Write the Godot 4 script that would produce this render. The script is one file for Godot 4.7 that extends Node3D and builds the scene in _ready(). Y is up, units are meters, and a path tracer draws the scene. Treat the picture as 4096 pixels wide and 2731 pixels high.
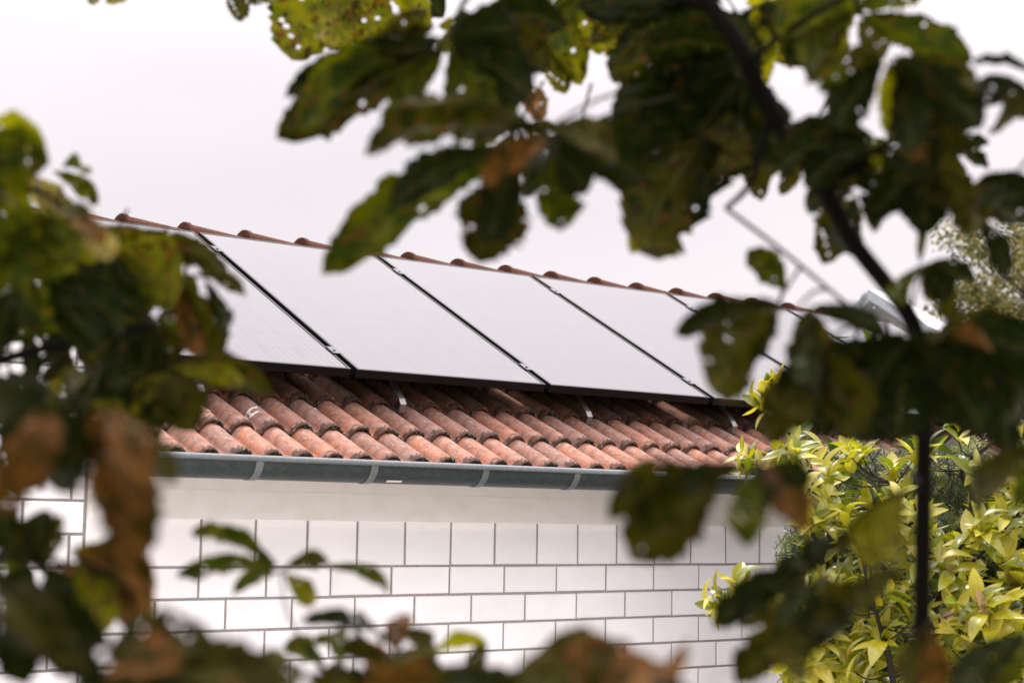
extends Node3D

# ---------------------------------------------------------------- camera numbers
const EYE := Vector3(0.0, 1.9, 0.0)
const FOCAL_PX := 6819.3          # focal length in pixels of a 4096 pixel wide picture
const PITCH := 0.1026
const ROLL := 0.0167
const TURN := 0.6743              # the long wall runs right and away at this angle
const WALL_AWAY := 5.8977         # metres from the eye to the wall plane
var cam_basis: Basis

# house numbers, in the house's own axes: x along the eave, y up (0 = eye height), z out of the wall
const RP := 0.4851                # roof pitch
const RO := 0.55
const MODULE := 0.30
var house: Node3D
var rng := RandomNumberGenerator.new()
var taken := {}


func _ready() -> void:
	rng.seed = 7
	build_camera()
	build_sky()
	build_sun()
	build_ground()
	build_house()
	build_panels()
	build_mounting()
	build_gable()
	build_far_tree()
	build_yew()
	build_magnolia()
	build_chestnuts()


# ---------------------------------------------------------------- camera, sky, sun
func build_camera() -> void:
	var cam := Camera3D.new()
	cam.name = "camera"
	cam_basis = Basis(Vector3.RIGHT, PITCH) * Basis(Vector3.BACK, ROLL)
	cam.transform = Transform3D(cam_basis, EYE)
	var at := CameraAttributesPhysical.new()
	at.frustum_focal_length = 12.0 * FOCAL_PX / 1365.5
	at.frustum_focus_distance = 7.2
	at.exposure_aperture = 2.5
	at.frustum_near = 0.05
	at.frustum_far = 600.0
	cam.attributes = at
	add_child(cam)
	cam.current = true


func build_sky() -> void:
	# thin bright overcast: the zenith is brighter than the horizon, with soft banks of cloud
	var w := 512
	var h := 256
	var im := Image.create(w, h, false, Image.FORMAT_RGBF)
	var n := FastNoiseLite.new()
	n.seed = 3
	n.frequency = 1.0
	n.fractal_octaves = 4
	for y in h:
		var el := (0.5 - (y + 0.5) / h) * PI
		for x in w:
			var az := (x + 0.5) / w * TAU
			var d := Vector3(cos(el) * cos(az), sin(el), cos(el) * sin(az))
			var lum := 0.375 + 1.4 * smoothstep(0.18, 0.95, sin(el))
			var c := n.get_noise_3d(d.x * 1.6, d.y * 5.0, d.z * 1.6)
			lum *= 1.0 + 0.14 * c
			var tint := Color(1.0, 0.915, 0.945).lerp(Color(0.985, 0.93, 0.975), clampf(0.5 - c, 0.0, 1.0))
			if el < 0.0:
				lum = 0.3
			im.set_pixel(x, y, Color(lum * tint.r, lum * tint.g, lum * tint.b))
	var m := PanoramaSkyMaterial.new()
	m.panorama = ImageTexture.create_from_image(im)
	var sky := Sky.new()
	sky.sky_material = m
	var e := Environment.new()
	e.background_mode = Environment.BG_SKY
	e.sky = sky
	e.tonemap_mode = Environment.TONE_MAPPER_LINEAR
	e.tonemap_exposure = 2.6
	e.sdfgi_enabled = true
	e.ssao_enabled = true
	e.ssil_enabled = true
	var we := WorldEnvironment.new()
	we.name = "world_environment"
	we.environment = e
	add_child(we)


func build_sun() -> void:
	var sun := DirectionalLight3D.new()
	sun.name = "sun"
	sun.light_energy = 0.5
	sun.light_angular_distance = 10.0
	sun.light_color = Color(1.0, 0.95, 0.91)
	sun.shadow_enabled = true
	add_child(sun)
	sun.look_at_from_position(Vector3(-0.22, 0.86, -0.34), Vector3.ZERO, Vector3.UP)


# ---------------------------------------------------------------- helpers
func numbered(called: String) -> String:
	if not taken.has(called):
		taken[called] = 0
		return called
	taken[called] += 1
	return "%s_%03d" % [called, taken[called]]


func tag(o: Node, label: String, category := "", group := "", kind := "") -> void:
	if label:
		o.set_meta("label", label)
	if category:
		o.set_meta("category", category)
	if group:
		o.set_meta("group", group)
	if kind:
		o.set_meta("kind", kind)


func thing(called: String, label: String, category: String, at := Vector3.ZERO, group := "") -> Node3D:
	var o := Node3D.new()
	o.name = numbered(called)
	add_child(o)
	o.position = at
	tag(o, label, category, group)
	return o


func part(called: String, mesh: Mesh, mat: Material, parent: Node, t := Transform3D()) -> MeshInstance3D:
	var o := MeshInstance3D.new()
	o.name = called
	o.mesh = mesh
	o.material_override = mat
	o.transform = t
	parent.add_child(o, true)
	return o


func start(smooth := false) -> SurfaceTool:
	var st := SurfaceTool.new()
	st.begin(Mesh.PRIMITIVE_TRIANGLES)
	st.set_smooth_group(0 if smooth else -1)
	return st


func finish(st: SurfaceTool) -> ArrayMesh:
	st.generate_normals()
	return st.commit()


func tri(st: SurfaceTool, a: Vector3, b: Vector3, c: Vector3, ua := Vector2.ZERO, ub := Vector2.ZERO, uc := Vector2.ZERO) -> void:
	st.set_uv(ua)
	st.add_vertex(a)
	st.set_uv(ub)
	st.add_vertex(b)
	st.set_uv(uc)
	st.add_vertex(c)


func quad(st: SurfaceTool, a: Vector3, b: Vector3, c: Vector3, d: Vector3) -> void:
	# a b c d clockwise seen from the front
	tri(st, a, b, c, Vector2(0, 0), Vector2(1, 0), Vector2(1, 1))
	tri(st, a, c, d, Vector2(0, 0), Vector2(1, 1), Vector2(0, 1))


func box(st: SurfaceTool, lo: Vector3, hi: Vector3) -> void:
	var p := []
	for k in 8:
		p.append(Vector3(hi.x if k & 1 else lo.x, hi.y if k & 2 else lo.y, hi.z if k & 4 else lo.z))
	quad(st, p[6], p[7], p[5], p[4])
	quad(st, p[3], p[2], p[0], p[1])
	quad(st, p[2], p[6], p[4], p[0])
	quad(st, p[7], p[3], p[1], p[5])
	quad(st, p[2], p[3], p[7], p[6])
	quad(st, p[4], p[5], p[1], p[0])


func box_mesh(lo: Vector3, hi: Vector3) -> ArrayMesh:
	var st := start()
	box(st, lo, hi)
	return finish(st)


func chamfered(st: SurfaceTool, lo: Vector3, hi: Vector3, e: float, jag := 0.0) -> void:
	# a block whose front (+z) face has eased edges
	var f := []
	var b := []
	var m := []
	for k in [[0, 1], [1, 1], [1, 0], [0, 0]]:
		var x: float = hi.x if k[0] else lo.x
		var y: float = hi.y if k[1] else lo.y
		var sx := -1.0 if k[0] else 1.0
		var sy := -1.0 if k[1] else 1.0
		var j := Vector3(rng.randf_range(-jag, jag), rng.randf_range(-jag, jag), 0)
		f.append(Vector3(x + sx * e, y + sy * e, hi.z) + j)
		m.append(Vector3(x, y, hi.z - e) + j)
		b.append(Vector3(x, y, lo.z))
	quad(st, f[0], f[1], f[2], f[3])
	for i in 4:
		var j := (i + 1) % 4
		quad(st, m[i], m[j], f[j], f[i])
		quad(st, b[i], b[j], m[j], m[i])


func tube(st: SurfaceTool, pts: Array, radii: Array, sides := 7) -> void:
	var rings := []
	var side := Vector3.RIGHT
	for i in pts.size():
		var dir: Vector3 = (pts[mini(i + 1, pts.size() - 1)] - pts[maxi(i - 1, 0)]).normalized()
		side = (side - dir * side.dot(dir))
		if side.length() < 0.01:
			side = dir.cross(Vector3.UP if absf(dir.y) < 0.9 else Vector3.RIGHT)
		side = side.normalized()
		var up := dir.cross(side)
		var ring := []
		for k in sides:
			var a := TAU * k / sides
			ring.append(pts[i] + (side * cos(a) + up * sin(a)) * radii[i])
		rings.append(ring)
	for i in pts.size() - 1:
		for k in sides:
			var l := (k + 1) % sides
			quad(st, rings[i][k], rings[i][l], rings[i + 1][l], rings[i + 1][k])
	for e in [0, pts.size() - 1]:
		for k in sides:
			tri(st, pts[e], rings[e][k], rings[e][(k + 1) % sides])


func smooth_path(pts: Array, steps := 5) -> Array:
	var c := Curve3D.new()
	for i in pts.size():
		var t: Vector3 = (pts[mini(i + 1, pts.size() - 1)] - pts[maxi(i - 1, 0)]) / 6.0
		c.add_point(pts[i], -t, t)
	var out := []
	for i in pts.size() - 1:
		for k in steps:
			out.append(c.sample(i, float(k) / steps))
	out.append(pts[-1])
	return out


func tapered(n: int, r0: float, r1: float) -> Array:
	var out := []
	for i in n:
		out.append(lerpf(r0, r1, float(i) / maxi(1, n - 1)))
	return out


func px(vx: float, vy: float, depth: float) -> Vector3:
	# a point at that depth on the line of sight through (vx, vy) of a 2352 pixel wide picture
	var u := (vx * 1.74150 - 2048.0) / FOCAL_PX * depth
	var v := (vy * 1.74150 - 1365.5) / FOCAL_PX * depth
	return EYE + cam_basis * Vector3(u, -v, -depth)


func material(lin: Color, rough := 0.8, spec := 0.5) -> StandardMaterial3D:
	var m := StandardMaterial3D.new()
	m.albedo_color = lin.linear_to_srgb()
	m.roughness = rough
	m.metallic_specular = spec
	return m


func noise(seed_: int, freq: float, octaves := 4) -> FastNoiseLite:
	var n := FastNoiseLite.new()
	n.seed = seed_
	n.frequency = freq
	n.fractal_octaves = octaves
	return n


func ramp_texture(seed_: int, freq: float, stops: Array, size := 512, octaves := 5) -> NoiseTexture2D:
	var t := NoiseTexture2D.new()
	t.width = size
	t.height = size
	t.seamless = true
	t.noise = noise(seed_, freq, octaves)
	var g := Gradient.new()
	g.offsets = PackedFloat32Array(stops.map(func(s): return s[0]))
	g.colors = PackedColorArray(stops.map(func(s): return (s[1] as Color).linear_to_srgb()))
	t.color_ramp = g
	return t


func bump_texture(seed_: int, freq: float, strength := 4.0, size := 512, octaves := 5) -> NoiseTexture2D:
	var t := NoiseTexture2D.new()
	t.width = size
	t.height = size
	t.seamless = true
	t.as_normal_map = true
	t.bump_strength = strength
	t.noise = noise(seed_, freq, octaves)
	return t


func surface(tex: Texture2D, scale: float, rough: float, bump: Texture2D = null, bump_scale := 1.0, spec := 0.5) -> StandardMaterial3D:
	var m := StandardMaterial3D.new()
	m.albedo_texture = tex
	m.roughness = rough
	m.metallic_specular = spec
	m.uv1_triplanar = true
	m.uv1_world_triplanar = true
	m.uv1_scale = Vector3.ONE * scale
	if bump:
		m.normal_enabled = true
		m.normal_texture = bump
		m.normal_scale = bump_scale
	return m


# ---------------------------------------------------------------- ground
func build_ground() -> void:
	var st := start()
	quad(st, Vector3(-150, 0, -150), Vector3(150, 0, -150), Vector3(150, 0, 150), Vector3(-150, 0, 150))
	var tex := ramp_texture(11, 0.02, [[0.0, Color(0.05, 0.08, 0.02)], [0.5, Color(0.09, 0.12, 0.03)], [1.0, Color(0.16, 0.15, 0.08)]])
	var g := part("ground", finish(st), surface(tex, 0.4, 0.95), self)
	tag(g, "", "", "", "structure")
	st = start()
	quad(st, Vector3(-9, 0.004, -16), Vector3(12, 0.004, -16), Vector3(12, 0.004, -1.8), Vector3(-9, 0.004, -1.8))
	var gravel := ramp_texture(12, 0.09, [[0.0, Color(0.46, 0.425, 0.43)], [0.5, Color(0.64, 0.60, 0.61)], [1.0, Color(0.74, 0.71, 0.725)]])
	var p := part("patio", finish(st), surface(gravel, 1.2, 0.95, bump_texture(13, 0.2, 5.0), 1.0), self)
	tag(p, "", "", "", "structure")


# ---------------------------------------------------------------- house
func hp(x: float, y: float, z: float) -> Vector3:
	return Vector3(x, y + EYE.y, z)


func roof_frame(x: float, s: float, h: float) -> Transform3D:
	# x along the eave, y out of the roof, z down the slope; h = height over the plane of the panels
	var c := cos(RP)
	var q := sin(RP)
	return Transform3D(Basis(Vector3.RIGHT, Vector3(0, c, q), Vector3(0, -q, c)), hp(x, RO + s * q + h * c, -s * c + h * q))


func house_transform() -> Transform3D:
	var b := Basis(Vector3.UP, TURN)
	return Transform3D(b, Vector3(-WALL_AWAY * sin(TURN), 0, -WALL_AWAY * cos(TURN)))


func build_house() -> void:
	house = thing("brick_house", "white brick house with red tiled roof and grey gutter", "house")
	house.transform = house_transform()
	build_walls()
	build_eave()
	build_roof()


func build_walls() -> void:
	var mortar := surface(ramp_texture(21, 0.06, [[0.0, Color(0.20, 0.185, 0.175)], [0.5, Color(0.33, 0.31, 0.30)], [1.0, Color(0.48, 0.46, 0.445)]]), 3.0, 0.95, bump_texture(22, 0.15, 6.0), 1.0)
	var bump := bump_texture(24, 0.08, 2.0)
	var paint := []
	for k in 3:
		var a: float = [0.85, 0.825, 0.87][k]
		paint.append(surface(ramp_texture(30 + k, 0.012, [[0.0, Color(a * 0.94, a * 0.925, a * 0.93)], [0.45, Color(a, a * 0.985, a * 0.99)], [1.0, Color(a * 1.03, a * 1.02, a * 1.025)]], 256), 1.3, 0.55, bump, 0.25))
	var st := start()
	box(st, hp(1.2, -1.9, -0.35), hp(9.6, 0.19, -0.006))
	box(st, hp(1.2, 0.19, -0.35), hp(2.70, 0.80, -0.006))
	# gable end and back wall keep the room under the roof dark
	box(st, hp(9.4, -1.9, -3.6), hp(9.6, 0.35, -0.35))
	box(st, hp(1.2, -1.9, -3.8), hp(9.6, 0.19, -3.6))
	box(st, hp(1.2, -1.9, -3.6), hp(1.4, 0.19, -0.35))
	var wall := part("wall", finish(st), mortar, house)
	# bricks: shared meshes, a few variants of each
	var course := 0.1225
	var joint := 0.0108
	var run := []
	var soldier := []
	for k in 4:
		var s1 := start()
		chamfered(s1, Vector3(0, 0, -0.1), Vector3(MODULE - joint, course - joint, 0), 0.0035, 0.0012)
		run.append(finish(s1))
		var s2 := start()
		chamfered(s2, Vector3(0, 0, -0.1), Vector3(0.24 - joint, 0.235, 0), 0.0035, 0.0012)
		soldier.append(finish(s2))
	var top := -0.2061
	var kk := 0
	for r in 9:
		var y := top - course * (r + 1)
		var x0 := (3.1945 if r % 2 == 0 else 3.315) - 5.0 * MODULE
		for i in 24:
			var x := x0 + i * MODULE
			part("brick", run[kk % 4], paint[(kk * 7 + r) % 3], wall, Transform3D(Basis(), hp(x + joint * 0.5, y + 0.001 * rng.randf(), 0.0015 * rng.randf())))
			kk += 1
	for i in 28:
		var x := 3.1986 + (i - 2) * 0.24
		if x > 2.69:
			part("brick", soldier[i % 4], paint[(i * 5) % 3], wall, Transform3D(Basis(), hp(x + joint * 0.5, top, 0.0015 * rng.randf())))
	# the taller wall left of the roof, in the same courses
	for r in 8:
		var y := top + course * r
		var x0 := (2.478 if r % 2 == 1 else 2.36) - 3.0 * MODULE
		for i in 5:
			var x := x0 + i * MODULE
			if x > 2.69:
				continue
			var t := Transform3D(Basis(), hp(x + joint * 0.5, y, 0.0015 * rng.randf()))
			if x + MODULE > 2.72:
				t.basis = Basis.from_scale(Vector3((2.715 - x - joint) / (MODULE - joint), 1, 1))
			part("brick", run[(r + i) % 4], paint[(r * 3 + i) % 3], wall, t)
	var cap := start()
	chamfered(cap, hp(1.15, 0.80, -0.38), hp(2.76, 0.83, 0.03), 0.004)
	part("coping", finish(cap), material(Color(0.35, 0.36, 0.37), 0.4), house)


func build_eave() -> void:
	var cream := surface(ramp_texture(41, 0.015, [[0.0, Color(0.79, 0.75, 0.70)], [0.5, Color(0.85, 0.82, 0.79)], [1.0, Color(0.88, 0.86, 0.84)]]), 1.1, 0.5, bump_texture(42, 0.03, 2.0), 0.3)
	for b in [[-0.028, 0.0869], [0.0873, 0.205]]:
		var st := start()
		chamfered(st, hp(2.725, b[0], -0.008), hp(9.55, b[1], 0.034), 0.0008)
		part("fascia_board", finish(st), cream, house)
	# gutter: half round, a beaded front lip, strap brackets
	var zinc := surface(ramp_texture(44, 0.03, [[0.0, Color(0.018, 0.027, 0.024)], [0.5, Color(0.032, 0.043, 0.040)], [1.0, Color(0.06, 0.072, 0.069)]]), 2.2, 0.42, bump_texture(45, 0.05, 1.5), 0.2, 0.32)
	zinc.metallic = 0.2
	var strap_mat := surface(ramp_texture(46, 0.05, [[0.0, Color(0.07, 0.085, 0.08)], [0.5, Color(0.13, 0.15, 0.143)], [1.0, Color(0.26, 0.28, 0.272)]]), 6.0, 0.45)
	strap_mat.metallic = 0.5
	var st := start(true)
	var x0 := 2.70
	var x1 := 9.5
	for i in 14:
		var a := gutter_point(float(i) / 14, 0.0)
		var b := gutter_point(float(i + 1) / 14, 0.0)
		quad(st, hp(x0, a.y, a.x), hp(x1, a.y, a.x), hp(x1, b.y, b.x), hp(x0, b.y, b.x))
	st.set_smooth_group(1)
	for i in 14:
		var a := gutter_point(float(i) / 14, -0.004)
		var b := gutter_point(float(i + 1) / 14, -0.004)
		quad(st, hp(x0, b.y, b.x), hp(x1, b.y, b.x), hp(x1, a.y, a.x), hp(x0, a.y, a.x))
	st.set_smooth_group(-1)
	for i in 14:   # stop end
		var a := gutter_point(float(i) / 14, 0.0)
		var b := gutter_point(float(i + 1) / 14, 0.0)
		tri(st, hp(x0 + 0.001, 0.2, 0.318), hp(x0 + 0.001, a.y, a.x), hp(x0 + 0.001, b.y, b.x))
	var gutter := part("gutter", finish(st), zinc, house)
	var lip := start(true)
	tube(lip, [hp(x0, 0.2005, 0.392), hp(x1, 0.2005, 0.392)], [0.0115, 0.0115], 12)
	var lip_mat := surface(ramp_texture(47, 0.04, [[0.0, Color(0.22, 0.25, 0.26)], [0.5, Color(0.33, 0.36, 0.375)], [1.0, Color(0.45, 0.475, 0.485)]]), 3.0, 0.32)
	lip_mat.metallic = 0.6
	part("lip", finish(lip), lip_mat, gutter)
	var strap := start(true)
	for i in 12:
		var a := gutter_point(float(i) / 14, 0.0035)
		var b := gutter_point(float(i + 1) / 14, 0.0035)
		quad(strap, Vector3(-0.016, a.y, a.x), Vector3(0.016, a.y, a.x), Vector3(0.016, b.y, b.x), Vector3(-0.016, b.y, b.x))
		for e in [-0.016, 0.016]:
			var a2 := gutter_point(float(i) / 14, -0.001)
			var b2 := gutter_point(float(i + 1) / 14, -0.001)
			strap.set_smooth_group(2 if e > 0 else 3)
			quad(strap, Vector3(e, a.y, a.x), Vector3(e, b.y, b.x), Vector3(e, b2.y, b2.x), Vector3(e, a2.y, a2.x))
		strap.set_smooth_group(0)
	var strap_mesh := finish(strap)
	for x in [3.218, 3.73, 4.277, 4.77, 5.29, 5.81, 6.33, 6.85, 7.37, 7.89, 8.41, 8.93]:
		part("bracket", strap_mesh, strap_mat, gutter, Transform3D(Basis(), hp(x, 0, 0)))
	var lab := start()
	var g0 := gutter_point(0.30, 0.0025)
	var g1 := gutter_point(0.355, 0.0025)
	quad(lab, hp(3.81, g0.y, g0.x), hp(3.882, g0.y, g0.x), hp(3.882, g1.y, g1.x), hp(3.81, g1.y, g1.x))
	part("sticker", finish(lab), material(Color(0.62, 0.60, 0.55), 0.5), gutter)


func gutter_point(t: float, grow: float) -> Vector2:
	# t 0 at the front lip, 1 at the back edge; returns (z, y)
	var a := t * PI
	return Vector2(0.318 + (0.0745 + grow) * cos(a), 0.2005 - (0.078 + grow) * sin(a))


func tile_height(u: float) -> float:
	# two rolls to a tile
	var p := 0.1375
	var k := fposmod(u, p) - p * 0.5
	var t := absf(k) / 0.050
	return 0.047 * pow(maxf(0.0, 1.0 - t * t), 0.60) if t < 1.0 else 0.0


func row_up(r: int) -> float:
	# how far up the slope each row of tiles has its nose; the eave row is pushed back a little
	return -0.4186 + r * 0.296 + (0.034 if r == 0 else 0.0)


func tile_mesh(v: int) -> ArrayMesh:
	var width := 0.275
	var us := []
	for r in 2:
		var c := 0.06875 + r * 0.1375
		us.append_array([c - 0.0687, c - 0.056])
		for k in 11:
			us.append(c + 0.050 * sin((k / 10.0 - 0.5) * PI))
		us.append(c + 0.056)
	us.append(width - 0.0008)
	us[0] = 0.0008
	var zs := [[0.0, -0.006], [-0.005, -0.0022], [-0.016, -0.0005], [-0.03, 0.0], [-0.12, 0.0], [-0.24, 0.0], [-0.375, 0.0]]
	var n := noise(50 + v, 22.0, 2)
	var st := start(true)
	var top := []
	for z in zs:
		var row := []
		for u in us:
			var nose := 1.0 if z[0] > -0.02 else 0.0
			var w := n.get_noise_2d(u * 3.0, z[0] * 3.0) * 0.0016
			row.append(Vector3(u, tile_height(u) + z[1] + 0.085 * z[0] + w, z[0] + nose * n.get_noise_2d(u * 4.0, 9.0) * 0.003))
		top.append(row)
	for i in zs.size() - 1:
		for k in us.size() - 1:
			var ua := Vector2(us[k] / width, -zs[i][0] / 0.375)
			var ub := Vector2(us[k + 1] / width, -zs[i][0] / 0.375)
			var uc := Vector2(us[k + 1] / width, -zs[i + 1][0] / 0.375)
			var ud := Vector2(us[k] / width, -zs[i + 1][0] / 0.375)
			tri(st, top[i][k], top[i + 1][k], top[i + 1][k + 1], ua, ud, uc)
			tri(st, top[i][k], top[i + 1][k + 1], top[i][k + 1], ua, uc, ub)
	# nose and underside
	var low := []
	for k in us.size():
		var p: Vector3 = top[0][k]
		low.append(Vector3(p.x, maxf(-0.026, p.y - 0.012), p.z - 0.004))
	st.set_smooth_group(1)
	for k in us.size() - 1:
		var ua := Vector2(us[k] / width, 0.0)
		var ub := Vector2(us[k + 1] / width, 0.0)
		tri(st, top[0][k], top[0][k + 1], low[k + 1], ua, ub, ub)
		tri(st, top[0][k], low[k + 1], low[k], ua, ub, ua)
	st.set_smooth_group(2)
	for k in us.size() - 1:
		var ua := Vector2(us[k] / width, 0.02)
		var back := Vector3(0, -0.02, -0.36)
		quad(st, low[k], low[k + 1], low[k + 1] + back, low[k] + back)
	return finish(st)


func tile_texture(v: int) -> ImageTexture:
	var w := 256
	var h := 320
	var im := Image.create(w, h, false, Image.FORMAT_RGB8)
	var a := noise(60 + v, 0.018, 4)
	var b := noise(70 + v, 0.16, 3)
	var c := noise(80 + v, 0.035, 4)
	var g := noise(90 + v, 0.6, 1)
	var d := noise(95 + v, 0.05, 3)
	var orange := Color(0.33, 0.112, 0.055)
	var brown := Color(0.18, 0.078, 0.052)
	var grey := Color(0.27, 0.155, 0.122)
	var algae := Color(0.028, 0.022, 0.018)
	var lichen := Color(0.46, 0.42, 0.37)
	for y in h:
		var along := float(y) / h * 0.375
		for x in w:
			var u := float(x) / w
			var roll := tile_height(u * 0.275) / 0.047
			var m := clampf(a.get_noise_2d(x, y) * 1.6 + 0.5, 0.0, 1.0)
			var col := orange.lerp(brown, m)
			# the second roll of each tile carries more grey growth
			var growth := clampf(c.get_noise_2d(x, y * 0.6) * 1.8 + (0.35 if u > 0.5 else -0.05) + 0.25 * roll, 0.0, 0.85)
			col = col.lerp(grey, growth)
			col = col.lerp(Color(0.42, 0.27, 0.21), clampf(g.get_noise_2d(x, y) * 1.5 - 0.25, 0.0, 0.55))
			col = col.lerp(algae, clampf(b.get_noise_2d(x, y) * 3.0 - 1.25, 0.0, 0.8))
			# algae along the nose and the interlocking joint, with a ragged edge
			var nose := 0.026 + 0.026 * d.get_noise_2d(x, y) + (0.010 if u > 0.5 else 0.0)
			if along < nose:
				col = col.lerp(Color(0.045, 0.020, 0.013), clampf((nose - along) / 0.012 + b.get_noise_2d(x, y), 0.0, 0.9))
			var joint := absf(u - 0.985) if u > 0.5 else u + 0.015
			if joint < 0.045 + 0.05 * d.get_noise_2d(x + 90, y) and b.get_noise_2d(x + 40, y) > -0.05:
				col = col.lerp(algae, 0.75)
			if d.get_noise_2d(x * 0.8 + 400, y * 0.8) > 0.50 and b.get_noise_2d(x + 300, y) > -0.1 and roll > 0.2:
				col = col.lerp(lichen, 0.7)
			im.set_pixel(x, y, col.linear_to_srgb())
	return ImageTexture.create_from_image(im)


func build_roof() -> void:
	var deck := start()
	# boards under the tiles, both slopes, closed to the light
	for side in 1:
		var f := roof_frame(0, 0, 0)
		var a := f.origin
		var up := -f.basis.z
		var out := f.basis.y
		var e0 := a + up * -0.37 + out * -0.24
		var e1 := a + up * 1.93 + out * -0.24
		var th := out * -0.03
		var xa := Vector3(2.73, 0, 0)
		var xb := Vector3(9.58, 0, 0)
		quad(deck, e1 + xa, e1 + xb, e0 + xb, e0 + xa)
		quad(deck, e0 + xa + th, e0 + xb + th, e1 + xb + th, e1 + xa + th)
		quad(deck, e0 + xa, e0 + xb, e0 + xb + th, e0 + xa + th)
		quad(deck, e1 + xa, e0 + xa, e0 + xa + th, e1 + xa + th)
		quad(deck, e0 + xb, e1 + xb, e1 + xb + th, e0 + xb + th)
		var back := Vector3(0, -1.05, -1.95)
		quad(deck, e1 + xa + back, e1 + xb + back, e1 + xb, e1 + xa)
		quad(deck, e1 + xa + th, e1 + xb + th, e1 + xb + th + back, e1 + xa + th + back)
	var roof := part("roof", finish(deck), material(Color(0.10, 0.075, 0.055), 0.9), house)
	var mesh := []
	var mats := []
	var bump := bump_texture(55, 0.12, 5.0)
	for v in 4:
		mesh.append(tile_mesh(v))
		var t := tile_texture(v)
		for tone in [Color(1, 1, 1), Color(0.90, 0.93, 0.96)]:
			var m := StandardMaterial3D.new()
			m.albedo_texture = t
			m.albedo_color = tone
			m.roughness = 0.82
			m.metallic_specular = 0.4
			m.normal_enabled = true
			m.normal_texture = bump
			m.normal_scale = 0.5
			mats.append(m)
	var left := 4.665 - 7.0 * 0.275
	for r in 8:
		for i in 25:
			var f := roof_frame(left + i * 0.275 + rng.randf_range(-0.001, 0.001), row_up(r) + rng.randf_range(-0.004, 0.004), -0.197)
			f.basis = f.basis * Basis(Vector3.UP, rng.randf_range(-0.006, 0.006))
			part("roof_tile", mesh[(i * 3 + r * 5) % 4], mats[(i * 5 + r * 3 + i / 3) % 8], roof, f)
	build_moss(roof, left)
	build_lichen(roof)
	# ridge tiles: tapered half rounds with a collar at the wide left end
	var ridge := start(true)
	var prof := [[0.0, 0.0985], [0.002, 0.101], [0.022, 0.101], [0.026, 0.094], [0.03, 0.093], [0.2, 0.086], [0.41, 0.078]]
	for i in prof.size() - 1:
		for k in 12:
			var a0 := PI * k / 12.0
			var a1 := PI * (k + 1) / 12.0
			var p: Array = prof[i]
			var q: Array = prof[i + 1]
			quad(ridge, Vector3(p[0], p[1] * sin(a0), p[1] * cos(a0)), Vector3(p[0], p[1] * sin(a1), p[1] * cos(a1)), Vector3(q[0], q[1] * sin(a1), q[1] * cos(a1)), Vector3(q[0], q[1] * sin(a0), q[1] * cos(a0)))
	ridge.set_smooth_group(3)
	for k in 12:
		var a0 := PI * k / 12.0
		var a1 := PI * (k + 1) / 12.0
		quad(ridge, Vector3(0, 0.0985 * sin(a0), 0.0985 * cos(a0)), Vector3(0.002, 0.066 * sin(a0), 0.066 * cos(a0)), Vector3(0.002, 0.066 * sin(a1), 0.066 * cos(a1)), Vector3(0, 0.0985 * sin(a1), 0.0985 * cos(a1)))
	var rm := finish(ridge)
	var clay := surface(ramp_texture(98, 0.03, [[0.0, Color(0.010, 0.008, 0.007)], [0.38, Color(0.035, 0.016, 0.011)], [0.62, Color(0.11, 0.036, 0.020)], [1.0, Color(0.16, 0.085, 0.06)]]), 6.0, 0.85, bump_texture(99, 0.1, 5.0), 0.6, 0.2)
	for i in 19:
		var t := Transform3D(Basis(Vector3.BACK, -0.058), hp(2.93 + i * 0.341, 1.339, -1.705))
		part("ridge_tile", rm, clay, roof, t)


func build_moss(roof: Node3D, left: float) -> void:
	# little cushions of moss caught at the noses and in the pans
	var st := start(true)
	var n := 0
	for r in 3:
		for i in 24:
			for roll in 2:
				var chance := 0.85 if roll == 1 else 0.35
				if rng.randf() < chance:
					for k in rng.randi_range(7, 15):
						var u := (0.06875 + 0.1375 * roll) + rng.randf_range(-0.01, 0.055)
						var f := roof_frame(left + i * 0.275 + u, row_up(r), -0.197)
						blob(st, f * Vector3(0, tile_height(u) - rng.randf_range(0.004, 0.02), rng.randf_range(-0.006, 0.003)), rng.randf_range(0.004, 0.012), n)
						n += 1
				for k in rng.randi_range(0, 3):
					var u := 0.1375 * (roll + 1) + rng.randf_range(-0.02, 0.012)
					var z := -rng.randf_range(0.02, 0.28)
					var f := roof_frame(left + i * 0.275 + u, row_up(r), -0.197)
					blob(st, f * Vector3(0, tile_height(u) + 0.06 * z, z), rng.randf_range(0.0025, 0.008), n)
					n += 1
	var m := surface(ramp_texture(57, 0.1, [[0.0, Color(0.012, 0.011, 0.008)], [0.6, Color(0.035, 0.032, 0.018)], [1.0, Color(0.09, 0.085, 0.05)]], 256), 20.0, 0.95)
	var o := part("moss", finish(st), m, roof)
	o.set_meta("kind", "stuff")


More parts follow.
